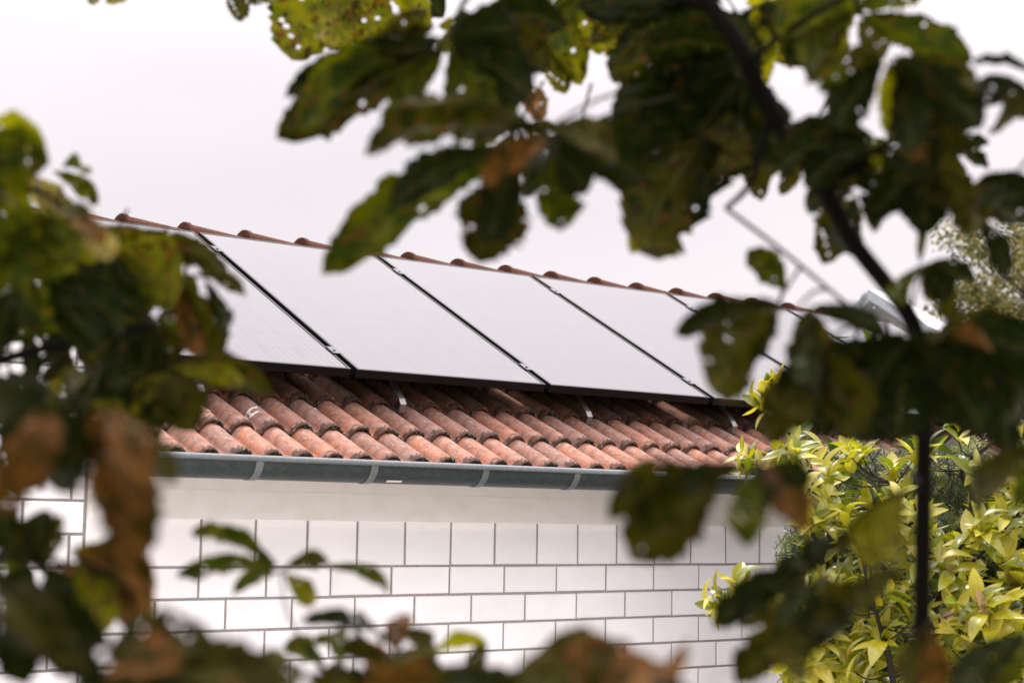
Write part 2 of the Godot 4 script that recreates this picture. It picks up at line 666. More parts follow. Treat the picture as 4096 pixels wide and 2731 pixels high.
func build_lichen(roof: Node3D) -> void:
	# pale crusts that lie on the tiles: a broken ring and a few flecks; (x, up the slope, radius, start, sweep)
	var st := start(true)
	for q in [[3.470, 0.020, 0.027, 0.6, 4.4], [3.237, -0.032, 0.011, 0.0, 6.3], [3.690, 0.085, 0.010, 0.0, 6.3], [3.787, 0.063, 0.012, 0.0, 6.3], [3.984, 0.007, 0.009, 0.0, 6.3], [3.655, -0.222, 0.010, 0.0, 6.3], [5.33, -0.19, 0.008, 0.0, 6.3]]:
		var inner: float = q[2] * (0.55 if q[4] < 6.0 else 0.02)
		var last := []
		for k in 15:
			var a: float = q[3] + q[4] * k / 14.0
			var pair := []
			for rr in [inner, q[2] * rng.randf_range(0.85, 1.15)]:
				pair.append(on_tiles(q[0] + rr * cos(a), q[1] + rr * sin(a)))
			if last:
				quad(st, last[0], last[1], pair[1], pair[0])
			last = pair
	part("lichen", finish(st), material(Color(0.55, 0.53, 0.48), 0.9), roof).set_meta("kind", "stuff")


func on_tiles(x: float, s: float) -> Vector3:
	var row := floorf((s + 0.4186) / 0.296)
	var z := -(s + 0.4186 - row * 0.296)
	var u := fposmod(x - 4.665, 0.275)
	return roof_frame(x, -0.4186 + row * 0.296, -0.197) * Vector3(0, tile_height(u) + 0.085 * z + 0.0022, z)


func blob(st: SurfaceTool, at: Vector3, r: float, k: int) -> void:
	st.set_smooth_group(k + 10)
	var p := []
	var dirs := [Vector3.UP, Vector3.RIGHT, Vector3.BACK, Vector3.LEFT, Vector3.FORWARD, Vector3.DOWN]
	for d in dirs:
		p.append(at + (d as Vector3) * r * rng.randf_range(0.7, 1.4))
	for i in 4:
		var j := 1 + (i + 1) % 4
		tri(st, p[0], p[1 + i], p[j])
		tri(st, p[5], p[j], p[1 + i])


# ---------------------------------------------------------------- solar panels
func build_panels() -> void:
	var w := 1.0365
	var s0 := 0.1272
	var s1 := 1.7596
	var length := s1 - s0
	# glass over dark cells with hair-fine silver fingers
	var im := Image.create(512, 1024, false, Image.FORMAT_RGB8)
	var n := noise(101, 0.01, 3)
	for y in 1024:
		for x in 512:
			var base := 0.030 + 0.006 * n.get_noise_2d(x, y)
			var col := Color(base * 0.95, base, base * 1.15)
			if y % 6 == 0 and x % 4 < 3:
				col = Color(0.10, 0.10, 0.11)
			if x % 17 == 0:
				col = Color(0.085, 0.085, 0.095)
			if x % 85 < 1 or y % 102 < 1:
				col = Color(0.012, 0.012, 0.014)
			im.set_pixel(x, y, col.linear_to_srgb())
	var cells := StandardMaterial3D.new()
	cells.albedo_texture = ImageTexture.create_from_image(im)
	cells.roughness = 0.16
	cells.metallic_specular = 0.47
	var frame_mat := material(Color(0.005, 0.0055, 0.0065), 0.3, 0.25)
	var fr := start()
	var b := 0.011
	box(fr, Vector3(0, -0.038, -length), Vector3(w, 0, -length + b))
	box(fr, Vector3(0, -0.038, -b), Vector3(w, 0, 0))
	box(fr, Vector3(0, -0.038, -length + b), Vector3(b, 0, -b))
	box(fr, Vector3(w - b, -0.038, -length + b), Vector3(w, 0, -b))
	var frame := finish(fr)
	var gl := start()
	quad(gl, Vector3(b + 0.003, -0.0015, -length + b + 0.003), Vector3(w - b - 0.003, -0.0015, -length + b + 0.003), Vector3(w - b - 0.003, -0.0015, -b - 0.003), Vector3(b + 0.003, -0.0015, -b - 0.003))
	quad(gl, Vector3(b, -0.007, -b), Vector3(w - b, -0.007, -b), Vector3(w - b, -0.007, -length + b), Vector3(b, -0.007, -length + b))
	var glass := finish(gl)
	var labels := [
		"solar panel at the left end of the row, largely behind chestnut leaves",
		"second solar panel from the left, a drooping chestnut leaflet over its top edge",
		"third solar panel from the left, fully in view on the roof",
		"fourth solar panel from the left, its lower right corner behind dark leaves",
		"fifth solar panel from the left, mostly hidden by dark chestnut leaves",
		"sixth solar panel from the left, glimpsed between leaves below the grey gable",
	]
	for k in 6:
		var o := thing("solar_panel", labels[k], "solar panel", Vector3.ZERO, "black solar panels in a row on the roof")
		o.transform = house.transform * roof_frame(3.9553 + (k - 1) * 1.0685 + 0.016, s0, 0.0)
		part("frame", frame, frame_mat, o)
		part("glass", glass, cells, o)


func build_mounting() -> void:
	var o := thing("panel_mounting", "metal rails, clamps and hooks that carry the solar panels", "mounting frame")
	o.transform = house.transform
	var alu := material(Color(0.02, 0.02, 0.022), 0.4)
	var steel := material(Color(0.22, 0.21, 0.20), 0.4)
	steel.metallic = 0.9
	for s in [0.31, 1.52]:
		var st := start()
		box(st, Vector3(0, -0.088, -0.02), Vector3(6.42, -0.040, 0.02))
		part("rail", finish(st), alu, o, roof_frame(2.85, s, 0))
	var cl := start()
	box(cl, Vector3(-0.019, 0.0008, -0.035), Vector3(0.019, 0.0045, 0.035))
	box(cl, Vector3(-0.007, -0.04, -0.033), Vector3(0.007, 0.0008, 0.033))
	tube(cl, [Vector3(0, 0.0045, 0.005), Vector3(0, 0.0085, 0.005)], [0.006, 0.006], 6)
	var clamp_mesh := finish(cl)
	var dark := material(Color(0.05, 0.05, 0.055), 0.3)
	dark.metallic = 0.5
	for k in range(0, 6):
		for s in [0.318, 1.52]:
			part("clamp", clamp_mesh, dark, o, roof_frame(3.9553 + k * 1.0685 - 0.0003, s, 0))
	# roof hooks: a flat bar that comes out from under a tile and bends up to the rail; (down the slope, height)
	var line := [[-0.40, -0.187], [-0.16, -0.185], [-0.10, -0.180], [-0.090, -0.170], [-0.095, -0.135], [-0.120, -0.118], [-0.215, -0.086], [-0.230, -0.076], [-0.232, -0.036]]
	var hk := start()
	for i in line.size() - 1:
		var a := Vector3(0, line[i][1], line[i][0])
		var b := Vector3(0, line[i + 1][1], line[i + 1][0])
		var d := (b - a).normalized()
		var nn := Vector3(0, d.z, -d.y) * 0.003
		var s := Vector3(0.0155, 0, 0)
		quad(hk, a - s + nn, a + s + nn, b + s + nn, b - s + nn)
		quad(hk, b - s - nn, b + s - nn, a + s - nn, a - s - nn)
		quad(hk, a + s + nn, a + s - nn, b + s - nn, b + s + nn)
		quad(hk, a - s - nn, a - s + nn, b - s + nn, b - s - nn)
	var hook := finish(hk)
	for x in [3.255, 4.235, 5.31, 6.29, 7.30, 8.30]:
		part("roof_hook", hook, steel, o, roof_frame(x, 0.0, 0.0))


# ---------------------------------------------------------------- the grey gable beyond the ridge
func build_gable() -> void:
	var base := px(2000, 760, 14.0)
	base.y = 0.0
	var o := thing("gabled_building", "small grey metal-edged gable rising behind the tiled ridge", "building", base)
	var zinc := surface(ramp_texture(111, 0.03, [[0.0, Color(0.24, 0.28, 0.32)], [0.5, Color(0.34, 0.38, 0.42)], [1.0, Color(0.50, 0.54, 0.57)]]), 3.0, 0.45)
	zinc.metallic = 0.4
	var light := surface(ramp_texture(112, 0.02, [[0.0, Color(0.55, 0.56, 0.58)], [1.0, Color(0.72, 0.73, 0.74)]]), 1.0, 0.35)
	var wall_mat := surface(ramp_texture(113, 0.03, [[0.0, Color(0.20, 0.22, 0.21)], [1.0, Color(0.34, 0.36, 0.34)]]), 1.5, 0.8)
	var d := 14.0
	var f := func(vx: float, vy: float, more: float) -> Vector3: return px(vx, vy, d) - base + (px(vx, vy, d) - EYE).normalized() * 0.0 + cam_basis * Vector3(0.25 * more, 0.0, -more)
	var st := start()
	# verge boards: left and right slopes, given by outer and inner edges
	var la := [[1997.0, 664.5], [1947.5, 716.0], [1967.0, 722.0], [1997.0, 689.0]]
	var ra := [[1997.0, 664.5], [1997.0, 689.0], [2180.0, 806.0], [2180.0, 776.0]]
	for poly in [la, ra]:
		slab(st, poly.map(func(p): return f.call(p[0], p[1], 0.0)), poly.map(func(p): return f.call(p[0], p[1], 0.05)))
	part("verge_board", finish(st), zinc, o)
	# metal roof sheet running back from the right verge
	st = start()
	var sheet := [[1997.5, 664.6], [2180.0, 776.2], [2222.0, 768.0], [2032.0, 668.0]]
	slab(st, [f.call(1997.5, 664.4, 0.02), f.call(2181, 776.0, 0.02), f.call(2216, 764.0, 0.9), f.call(2030, 662.0, 0.9)], [f.call(1997.5, 667.0, 0.02), f.call(2181, 779.0, 0.02), f.call(2216, 768.0, 0.9), f.call(2030, 666.0, 0.9)])
	slab(st, [f.call(1947.5, 715.5, 0.02), f.call(1997.0, 664.4, 0.02), f.call(2029.5, 662.0, 0.9), f.call(1980, 713.0, 0.9)], [f.call(1947.5, 718.5, 0.02), f.call(1997.0, 667.4, 0.02), f.call(2029.5, 665.0, 0.9), f.call(1980, 716.0, 0.9)])
	part("roof_sheet", finish(st), light, o)
	st = start()
	var w0 := [[1950.0, 722.0], [1997.0, 672.0], [2176.0, 786.0]]
	var front := w0.map(func(p): return f.call(p[0], p[1], 0.22))
	var backs := w0.map(func(p): return f.call(p[0], p[1], 0.6))
	tri(st, front[0], front[1], front[2])
	var lo0: Vector3 = front[0]
	var lo2: Vector3 = front[2]
	lo0.y = 0.0
	lo2.y = 0.0
	quad(st, front[0], front[2], lo2, lo0)
	part("wall", finish(st), wall_mat, o)
	# a little white lamp globe on a cord under the apex
	st = start(true)
	var top: Vector3 = f.call(2007.0, 693.0, 0.1)
	tube(st, [top, top + Vector3(0, -0.035, 0)], [0.002, 0.002], 5)
	part("cord", finish(st), material(Color(0.03, 0.03, 0.03), 0.6), o)
	var ball := SphereMesh.new()
	ball.radius = 0.011
	ball.height = 0.026
	ball.radial_segments = 12
	ball.rings = 8
	part("globe", ball, material(Color(0.8, 0.79, 0.77), 0.15), o, Transform3D(Basis(), top + Vector3(0, -0.045, 0)))


func slab(st: SurfaceTool, a: Array, b: Array) -> void:
	quad(st, a[0], a[1], a[2], a[3])
	quad(st, b[3], b[2], b[1], b[0])
	for i in 4:
		var j := (i + 1) % 4
		quad(st, a[j], a[i], b[i], b[j])


# ---------------------------------------------------------------- leaves
func simple_leaf(fold: float, curl: float, slim: float) -> ArrayMesh:
	# unit leaf, base at the origin, tip at +z, upper side +y
	var st := start(true)
	var nu := 7
	var rows := []
	for i in nu + 1:
		var u := float(i) / nu
		var hw := slim * 0.5 * pow(sin(PI * pow(u, 0.85)), 0.8) if i > 0 and i < nu else 0.0
		var row := []
		for k in 5:
			var t := (k - 2) / 2.0
			row.append(Vector3(hw * t, absf(t) * hw * fold + curl * u * (1.0 - u) * 1.2 - curl * 0.7 * u * u, u))
		rows.append(row)
	for i in nu:
		for k in 4:
			var a := Vector2(float(i) / nu, k / 4.0)
			var b := Vector2(float(i + 1) / nu, (k + 1) / 4.0)
			tri(st, rows[i][k], rows[i][k + 1], rows[i + 1][k + 1], a, Vector2(a.x, b.y), b)
			tri(st, rows[i][k], rows[i + 1][k + 1], rows[i + 1][k], a, b, Vector2(b.x, a.y))
	return finish(st)


func leafy(lin: Color, back: Color, rough := 0.4, spec := 0.5) -> StandardMaterial3D:
	var m := material(lin, rough, spec)
	m.backlight_enabled = true
	m.backlight = back
	m.cull_mode = BaseMaterial3D.CULL_DISABLED
	return m


func aim(at: Vector3, dir: Vector3, up: Vector3, length: float, width: float) -> Transform3D:
	var z := dir.normalized()
	var x := up.cross(z)
	if x.length() < 0.001:
		x = Vector3.RIGHT
	x = x.normalized()
	var y := z.cross(x)
	return Transform3D(Basis(x * width, y * length, z * length), at)


func rand_dir() -> Vector3:
	while true:
		var v := Vector3(rng.randf_range(-1, 1), rng.randf_range(-1, 1), rng.randf_range(-1, 1))
		if v.length() > 0.1 and v.length() < 1.0:
			return v.normalized()
	return Vector3.UP


func multi(called: String, mesh: Mesh, mat: Material, list: Array, parent: Node, tones: Array = []) -> MultiMeshInstance3D:
	var mm := MultiMesh.new()
	mm.transform_format = MultiMesh.TRANSFORM_3D
	mm.use_colors = not tones.is_empty()
	mm.mesh = mesh
	mm.instance_count = list.size()
	for i in list.size():
		mm.set_instance_transform(i, list[i])
		if tones:
			mm.set_instance_color(i, tones[i])
	var o := MultiMeshInstance3D.new()
	o.name = called
	o.multimesh = mm
	o.material_override = mat
	o.set_meta("kind", "stuff")
	parent.add_child(o, true)
	return o


# ---------------------------------------------------------------- pale tree far right
func build_far_tree() -> void:
	var d := 19.0
	var root := px(2470, 1500, d)
	root.y = 0.0
	var o := thing("small_leaved_tree", "pale golden green tree with tiny leaves beyond the grey gable", "tree", root)
	var bark := material(Color(0.05, 0.042, 0.035), 0.9)
	var c := px(2450, 730, d)
	var st := start(true)
	var path := smooth_path([Vector3.ZERO, (c - root) * 0.5 + Vector3(0.1, 0, 0), c - root + Vector3(0, 0.6, 0)])
	tube(st, path, tapered(path.size(), 0.11, 0.03), 8)
	part("trunk", finish(st), bark, o)
	st = start(true)
	var tips := []
	for k in 46:
		var a := rng.randf_range(0.0, TAU)
		var h := rng.randf_range(-0.9, 1.35)
		var r := 1.55 * sqrt(maxf(0.05, 1.0 - pow((h - 0.1) / 1.5, 2.0))) * rng.randf_range(0.75, 1.05)
		var tip := c - root + Vector3(cos(a) * r, h, sin(a) * r)
		var from := c - root + Vector3(0, h * 0.5 - 0.5, 0)
		var bend := from.lerp(tip, 0.55) + Vector3(0, -0.10, 0)
		var p := smooth_path([from, bend, tip], 3)
		tube(st, p, tapered(p.size(), 0.018, 0.004), 5)
		tips.append([from, tip])
	part("branches", finish(st), bark, o)
	var leaf := simple_leaf(0.3, 0.15, 0.5)
	var list := []
	var tones := []
	var palette := [Color(0.20, 0.175, 0.035), Color(0.28, 0.23, 0.07), Color(0.11, 0.12, 0.02), Color(0.045, 0.052, 0.010)]
	for t in tips:
		for k in 480:
			var u := pow(rng.randf(), 0.6)
			var p: Vector3 = (t[0] as Vector3).lerp(t[1], lerpf(0.25, 1.06, u)) + rand_dir() * rng.randf_range(0.02, 0.22)
			var s := rng.randf_range(0.045, 0.08)
			list.append(aim(p, (rand_dir() + Vector3(0, -0.2, 0)).normalized(), (Vector3.UP + rand_dir() * 0.7).normalized(), s, s))
			tones.append(palette[rng.randi_range(0, 3)])
	var m := leafy(Color(1, 1, 1), Color(0.7, 0.7, 0.45), 0.35)
	m.vertex_color_use_as_albedo = true
	multi("crown", leaf, m, list, o, tones)


# ---------------------------------------------------------------- yew behind the magnolia
func yew_shoot() -> ArrayMesh:
	var st := start()
	for k in 22:
		var z := 0.08 + 0.9 * k / 22.0
		var a := k * 2.4
		var lean := lerpf(0.5, 1.0, float(k) / 22.0)
		var l := 0.30 * (1.0 - 0.45 * pow(float(k) / 22.0, 3.0))
		var out := Vector3(cos(a), sin(a) * 0.55, 0.55 * lean).normalized() * l
		var b := Vector3(0, 0, z)
		var s := out.cross(Vector3(0, 0, 1)).normalized() * 0.022
		tri(st, b - s, b + s, b + out * 0.7 + s)
		tri(st, b - s, b + out * 0.7 + s, b + out)
	tube(st, [Vector3.ZERO, Vector3(0, 0, 0.95)], [0.025, 0.008], 4)
	return finish(st)


func build_yew() -> void:
	var root := px(2150, 1500, 7.9)
	root.y = 0.0
	var o := thing("yew_bush", "dark green yew bush with light needle tips behind the magnolia", "bush", root)
	var bark := material(Color(0.03, 0.02, 0.015), 0.9)
	var st := start(true)
	for k in 5:
		var to := px(1900 + k * 120, 1150 + 60 * (k % 2), 8.0) - root
		var p := smooth_path([Vector3(0.1 * (k - 2), 0, 0), to * Vector3(0.4, 0.5, 0.4), to])
		tube(st, p, tapered(p.size(), 0.05, 0.012), 6)
	part("trunk", finish(st), bark, o)
	var list := []
	var tones := []
	var n := noise(131, 0.9, 2)
	var toward := cam_basis * Vector3(0, 0, 1)
	for k in 15000:
		var vx := rng.randf_range(1790, 2520)
		var vy := rng.randf_range(1015, 1740)
		var top := 1035.0 + 20.0 * sin(vx * 0.05) if vx > 1925 else lerpf(1250.0, 1040.0, clampf((vx - 1800.0) / 125.0, 0.0, 1.0))
		top += 25.0 * n.get_noise_1d(vx * 0.06)
		if vy < top or vx < 1800.0 + 60.0 * clampf((vy - 1420.0) / 200.0, 0.0, 1.0) + 14.0 * n.get_noise_1d(vy * 0.05):
			continue
		var deep := 7.5 + 0.3 * n.get_noise_2d(vx * 0.012, vy * 0.012) + 0.45 * pow(rng.randf(), 1.5)
		var p := px(vx, vy, deep) - root
		var dir := (Vector3.UP * 0.8 + toward * 0.7 + rand_dir() * 0.8).normalized()
		var s := rng.randf_range(0.06, 0.11)
		list.append(aim(p - dir * s * 0.5, dir, (toward + rand_dir() * 0.5).normalized(), s, s))
		var fresh := rng.randf()
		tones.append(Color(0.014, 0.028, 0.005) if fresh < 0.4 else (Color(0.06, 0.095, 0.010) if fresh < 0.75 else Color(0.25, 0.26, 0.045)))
	# a few shoots that stand out against the wall
	for s in [[1797, 1232, 1808, 1285], [1812, 1240, 1820, 1300], [1826, 1225, 1835, 1290], [1806, 1262, 1822, 1318], [1790, 1290, 1806, 1320], [1761, 1318, 1765, 1342], [1712, 1306, 1718, 1325]]:
		for k in 4:
			var j := Vector2(rng.randf_range(-5, 5), rng.randf_range(-8, 8))
			var a := px(s[2] + j.x, s[3] + j.y, 7.7) - root
			var b := px(s[0] + j.x * 1.6, s[1] + j.y, 7.65) - root
			list.append(aim(a, b - a, toward, (b - a).length(), (b - a).length() * 0.6))
			tones.append(Color(0.12, 0.17, 0.02))
	# dense dark wood and old needles inside
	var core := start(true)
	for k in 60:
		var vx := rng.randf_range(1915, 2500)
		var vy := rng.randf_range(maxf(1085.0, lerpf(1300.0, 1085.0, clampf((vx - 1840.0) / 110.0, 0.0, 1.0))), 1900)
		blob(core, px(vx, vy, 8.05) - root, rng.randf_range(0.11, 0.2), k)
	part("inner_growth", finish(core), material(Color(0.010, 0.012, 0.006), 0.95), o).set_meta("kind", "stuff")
	var m := leafy(Color(1, 1, 1), Color(0.25, 0.3, 0.1), 0.45)
	m.vertex_color_use_as_albedo = true
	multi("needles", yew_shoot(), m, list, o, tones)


# ---------------------------------------------------------------- magnolia
func leaf_veins() -> ImageTexture:
	# midrib, side veins and mottling of a magnolia leaf
	var im := Image.create(128, 64, false, Image.FORMAT_RGB8)
	var n := noise(145, 0.05, 3)
	for y in 64:
		var t := absf(y - 32) / 32.0
		for x in 128:
			var u := x / 128.0
			var k := 0.86 + 0.16 * n.get_noise_2d(x, y)
			var col := Color(k, k, k * 0.95)
			var vein := absf(fposmod(u * 9.0 - t * 1.6, 1.0) - 0.5)
			if t < 0.05:
				col = Color(1.0, 1.0, 0.9)
			elif vein < 0.07:
				col = col.lerp(Color(1.0, 1.0, 0.85), 0.5)
			if t > 0.88 and n.get_noise_2d(x + 200, y) > 0.15:
				col = Color(0.85, 0.62, 0.45)
			im.set_pixel(x, y, col.linear_to_srgb())
	return ImageTexture.create_from_image(im)


func build_magnolia() -> void:
	var root := px(2080, 1500, 6.6)
	root.y = 0.0
	var o := thing("magnolia_shrub", "magnolia shrub with glossy yellow green leaves at the right corner of the house", "shrub", root)
	var bark := surface(ramp_texture(141, 0.1, [[0.0, Color(0.010, 0.008, 0.007)], [1.0, Color(0.045, 0.038, 0.033)]], 256), 8.0, 0.9, null, 1.0, 0.2)
	var lines := [
		[[2060, 1900, 6.6], [1985, 1560, 6.5], [1930, 1330, 6.4], [1880, 1130, 6.4], [1830, 1020, 6.4], [1765, 930, 6.4]],
		[[2080, 1900, 6.6], [2110, 1560, 6.3], [2180, 1330, 6.2], [2235, 1150, 6.2], [2210, 1080, 6.2], [2300, 1000, 6.2], [2400, 900, 6.2]],
		[[2060, 1900, 6.6], [1920, 1640, 6.3], [1830, 1480, 6.2], [1760, 1400, 6.2], [1690, 1370, 6.2]],
		[[2090, 1900, 6.6], [2260, 1600, 6.1], [2330, 1440, 6.0], [2400, 1330, 6.0]],
		[[2070, 1900, 6.6], [2060, 1620, 6.0], [2030, 1470, 5.9], [1990, 1330, 5.9]],
		[[2200, 1350, 6.2], [2130, 1260, 6.1], [2090, 1160, 6.1], [2060, 1110, 6.1]],
		[[1930, 1330, 6.4], [1850, 1200, 6.3], [1800, 1110, 6.3], [1735, 1075, 6.3]],
		[[2180, 1330, 6.2], [2270, 1260, 6.1], [2340, 1180, 6.1]],
	]
	var samples := []
	var twigs := start(true)
	for i in lines.size():
		var pts: Array = lines[i].map(func(p): return px(p[0], p[1], p[2]) - root)
		if i < 5:
			(pts[0] as Vector3).y = 0.0
			pts[0] = Vector3(0.06 * (i - 2), 0.0, 0.05 * (i % 2))
		var path := smooth_path(pts, 5)
		var st := start(true)
		tube(st, path, tapered(path.size(), 0.017 if i < 5 else 0.009, 0.0045), 7)
		part("branch", finish(st), bark, o)
		samples.append_array(path)
	# whorls of leaves: (x, y) in the picture, depth, size
	var spots := [
		[1765, 925, 6.2, 1.2, 3], [1772, 900, 6.2, 1.15, 3], [1752, 940, 6.2, 1.1, 1], [1770, 935, 6.2, 1.1, 3], [1720, 1050, 6.3, 1.0, 1], [1745, 1072, 6.3, 0.95, 0], [1725, 1078, 6.25, 0.9, 2],
		[1665, 1375, 6.2, 1.1, 1], [1690, 1350, 6.2, 1.15, 0], [1720, 1372, 6.2, 1.0, 0], [1650, 1392, 6.2, 1.0, 2], [1700, 1395, 6.15, 1.0, 2], [1765, 1400, 6.2, 1.0, 0],
		[2030, 1370, 5.9, 1.2, 0], [2230, 1240, 6.0, 1.15, 0], [2250, 1390, 5.8, 1.2, 0], [2200, 1405, 5.8, 1.2, 0], [2300, 1410, 5.8, 1.2, 0], [2270, 1420, 5.75, 1.2, 0], [2160, 1440, 5.8, 1.1, 0], [2330, 1450, 5.8, 1.15, 0], [2160, 1300, 6.0, 1.1, 0], [2310, 1290, 6.0, 1.1, 0],
		[1870, 1520, 6.0, 1.1, 0], [1960, 1540, 6.0, 1.2, 0], [2030, 1480, 5.9, 1.1, 0], [1850, 1350, 6.3, 1.0, 0], [1930, 1220, 6.3, 1.0, 0], [1990, 1150, 6.2, 1.0, 0], [2050, 1090, 6.2, 1.0, 0],
		[2200, 990, 6.2, 1.0, 0], [2330, 960, 6.2, 1.1, 0], [2240, 1080, 6.1, 1.0, 0], [2330, 1120, 6.1, 1.1, 0], [2310, 1200, 6.0, 1.1, 0], [1900, 1110, 6.3, 1.0, 0], [1860, 1060, 6.3, 1.0, 0], [1830, 1000, 6.4, 1.0, 0],
		[2000, 820, 6.8, 1.0, 0], [1900, 790, 6.9, 0.8, 0],
	]
	for k in 370:
		var vx := rng.randf_range(1780, 2400)
		var vy := rng.randf_range(1040, 1610)
		if vx < 1860 and vy > 1120 and vy < 1290:
			continue
		# leave windows on the yew behind
		if Vector2(vx, (vy - 1085) * 1.4 + 1085).distance_to(Vector2(2040, 1085)) < 70 or Vector2(vx, vy).distance_to(Vector2(2190, 1130)) < 95 or Vector2(vx, vy).distance_to(Vector2(2250, 1560)) < 40 or Vector2(vx, vy).distance_to(Vector2(2290, 1060)) < 50 or Vector2(vx, vy).distance_to(Vector2(2270, 1300)) < 45:
			continue
		spots.append([vx, vy, rng.randf_range(5.9, 6.9), rng.randf_range(0.85, 1.15), 0])
	var meshes := [simple_leaf(0.35, 0.22, 0.38), simple_leaf(0.25, 0.40, 0.42), simple_leaf(0.55, 0.12, 0.34), simple_leaf(0.4, -0.14, 0.38)]
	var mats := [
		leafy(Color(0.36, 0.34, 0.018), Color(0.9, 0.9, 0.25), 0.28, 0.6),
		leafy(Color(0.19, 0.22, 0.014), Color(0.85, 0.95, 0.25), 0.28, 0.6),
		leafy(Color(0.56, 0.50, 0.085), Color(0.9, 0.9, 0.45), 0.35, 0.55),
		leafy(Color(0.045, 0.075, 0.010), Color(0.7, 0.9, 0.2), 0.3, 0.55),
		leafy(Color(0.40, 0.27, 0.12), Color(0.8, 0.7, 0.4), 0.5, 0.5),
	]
	var veins := leaf_veins()
	for m in mats:
		(m as StandardMaterial3D).albedo_texture = veins
	var toward := cam_basis * Vector3(0, 0, 1)
	var count := 0
	var rest := [[], [], [], []]
	var rest_tones := [[], [], [], []]
	for s in spots:
		var p := px(s[0], s[1], s[2]) - root
		var near: Vector3 = samples[0]
		for q in samples:
			if (q as Vector3).distance_to(p) + maxf(0.0, q.y - p.y) < near.distance_to(p) + maxf(0.0, near.y - p.y):
				near = q
		var mid := near.lerp(p, 0.5) + Vector3(rng.randf_range(-0.02, 0.02), -0.025, 0)
		var path := smooth_path([near, mid, p], 3)
		tube(twigs, path, tapered(path.size(), 0.0038, 0.0022), 5)
		var axis := ((p - near).normalized() * 0.5 + Vector3.UP * 0.6 + toward * rng.randf_range(-0.1, 0.6)).normalized()
		if s[4] == 1:
			axis = (cam_basis * Vector3(-0.8, 0.45, 0.2)).normalized()
		elif s[4] == 2:
			axis = (cam_basis * Vector3(-0.9, -0.05, 0.3)).normalized()
		var side := axis.cross(toward).normalized()
		var over := side.cross(axis)
		for k in rng.randi_range(6, 9):
			var a := k * 2.4 + rng.randf_range(-0.3, 0.3)
			var open := rng.randf_range(0.55, 1.45) if s[4] != 3 else rng.randf_range(0.15, 0.75)
			var dir := (axis * cos(open) + (side * cos(a) + over * sin(a)) * sin(open)).normalized()
			var l: float = rng.randf_range(0.070, 0.120) * s[3]
			var from := p - axis * 0.012 * k + axis * 0.03
			var t := aim(from, dir, (axis + Vector3.UP * 0.4 + rand_dir() * 0.25).normalized(), l, l * rng.randf_range(0.85, 1.2))
			var mi := rng.randi_range(0, 3)
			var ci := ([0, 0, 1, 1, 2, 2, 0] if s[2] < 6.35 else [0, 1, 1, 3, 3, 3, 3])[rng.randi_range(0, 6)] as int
			if rng.randf() < 0.03:
				ci = 4
			if count < 300:
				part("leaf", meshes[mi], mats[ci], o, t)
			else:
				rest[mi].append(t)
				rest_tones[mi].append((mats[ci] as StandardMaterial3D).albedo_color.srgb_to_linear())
			count += 1
	part("twigs", finish(twigs), bark, o)
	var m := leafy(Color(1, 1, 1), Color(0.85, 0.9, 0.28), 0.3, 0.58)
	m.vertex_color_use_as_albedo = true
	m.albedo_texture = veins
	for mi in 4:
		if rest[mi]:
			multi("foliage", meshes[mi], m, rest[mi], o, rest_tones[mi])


# ---------------------------------------------------------------- horse chestnuts
var blades := []
var leaf_mats := {}


func blade(v: int) -> ArrayMesh:
	# one leaflet: base at the origin, tip at +z; toothed edge, eaten places and a few small holes
	var st := start(true)
	var n := noise(200 + v, 1.0, 2)
	var nu := 30
	var nv := 12
	var rows := []
	var bend := [0.10, 0.17, 0.06, 0.13, 0.20, 0.09, 0.15, 0.04][v] as float
	for i in nu + 1:
		var u := float(i) / nu
		var hw := 0.5 * pow(sin(PI * pow(u, 1.35)), 0.62) if i > 0 and i < nu else 0.0
		var row := []
		for k in nv + 1:
			var t := (k - nv * 0.5) / (nv * 0.5)
			var sgn := signf(t)
			var edge := hw
			if absf(t) > 0.5:
				edge *= 1.0 + 0.11 * (absf(fposmod(u * 13.0 + (0.3 if sgn > 0 else 0.0), 1.0) - 0.5) - 0.25) * 4.0 * absf(t)
				edge *= 1.0 + 0.26 * n.get_noise_2d(u * 6.0, sgn * 9.0) * absf(t)
			var rib := 0.010 * sin((u * 15.0 - absf(t) * 2.2) * TAU * 0.5) * absf(t)
			var y := absf(t) * hw * 0.30 - 0.16 * hw * pow(absf(t), 3.0) + bend * sin(PI * u) + rib + 0.05 * n.get_noise_2d(u * 2.5, t * 1.2 + 30.0)
			row.append(Vector3(edge * t + 0.04 * n.get_noise_2d(u * 2.0, 70.0) * sin(PI * u), y, u + 0.012 * n.get_noise_2d(u * 9.0, t * 3.0)))
		rows.append(row)
	var holes := {}
	for k in [1, 2, 5, 0, 7, 3, 1, 5][v] as int:
		holes[Vector2i(rng.randi_range(9, 26), rng.randi_range(2, 9))] = true
	for i in nu:
		for k in nv:
			if holes.has(Vector2i(i, k)):
				continue
			# eaten notches at the rim
			if (k == 0 or k == nv - 1) and v % 2 == 1 and n.get_noise_2d(i * 1.7, k * 3.0) > 0.42:
				continue
			var a := Vector2(float(i) / nu, float(k) / nv)
			var b := Vector2(float(i + 1) / nu, float(k + 1) / nv)
			tri(st, rows[i][k], rows[i][k + 1], rows[i + 1][k + 1], a, Vector2(a.x, b.y), b)
			tri(st, rows[i][k], rows[i + 1][k + 1], rows[i + 1][k], a, b, Vector2(b.x, a.y))
	return finish(st)


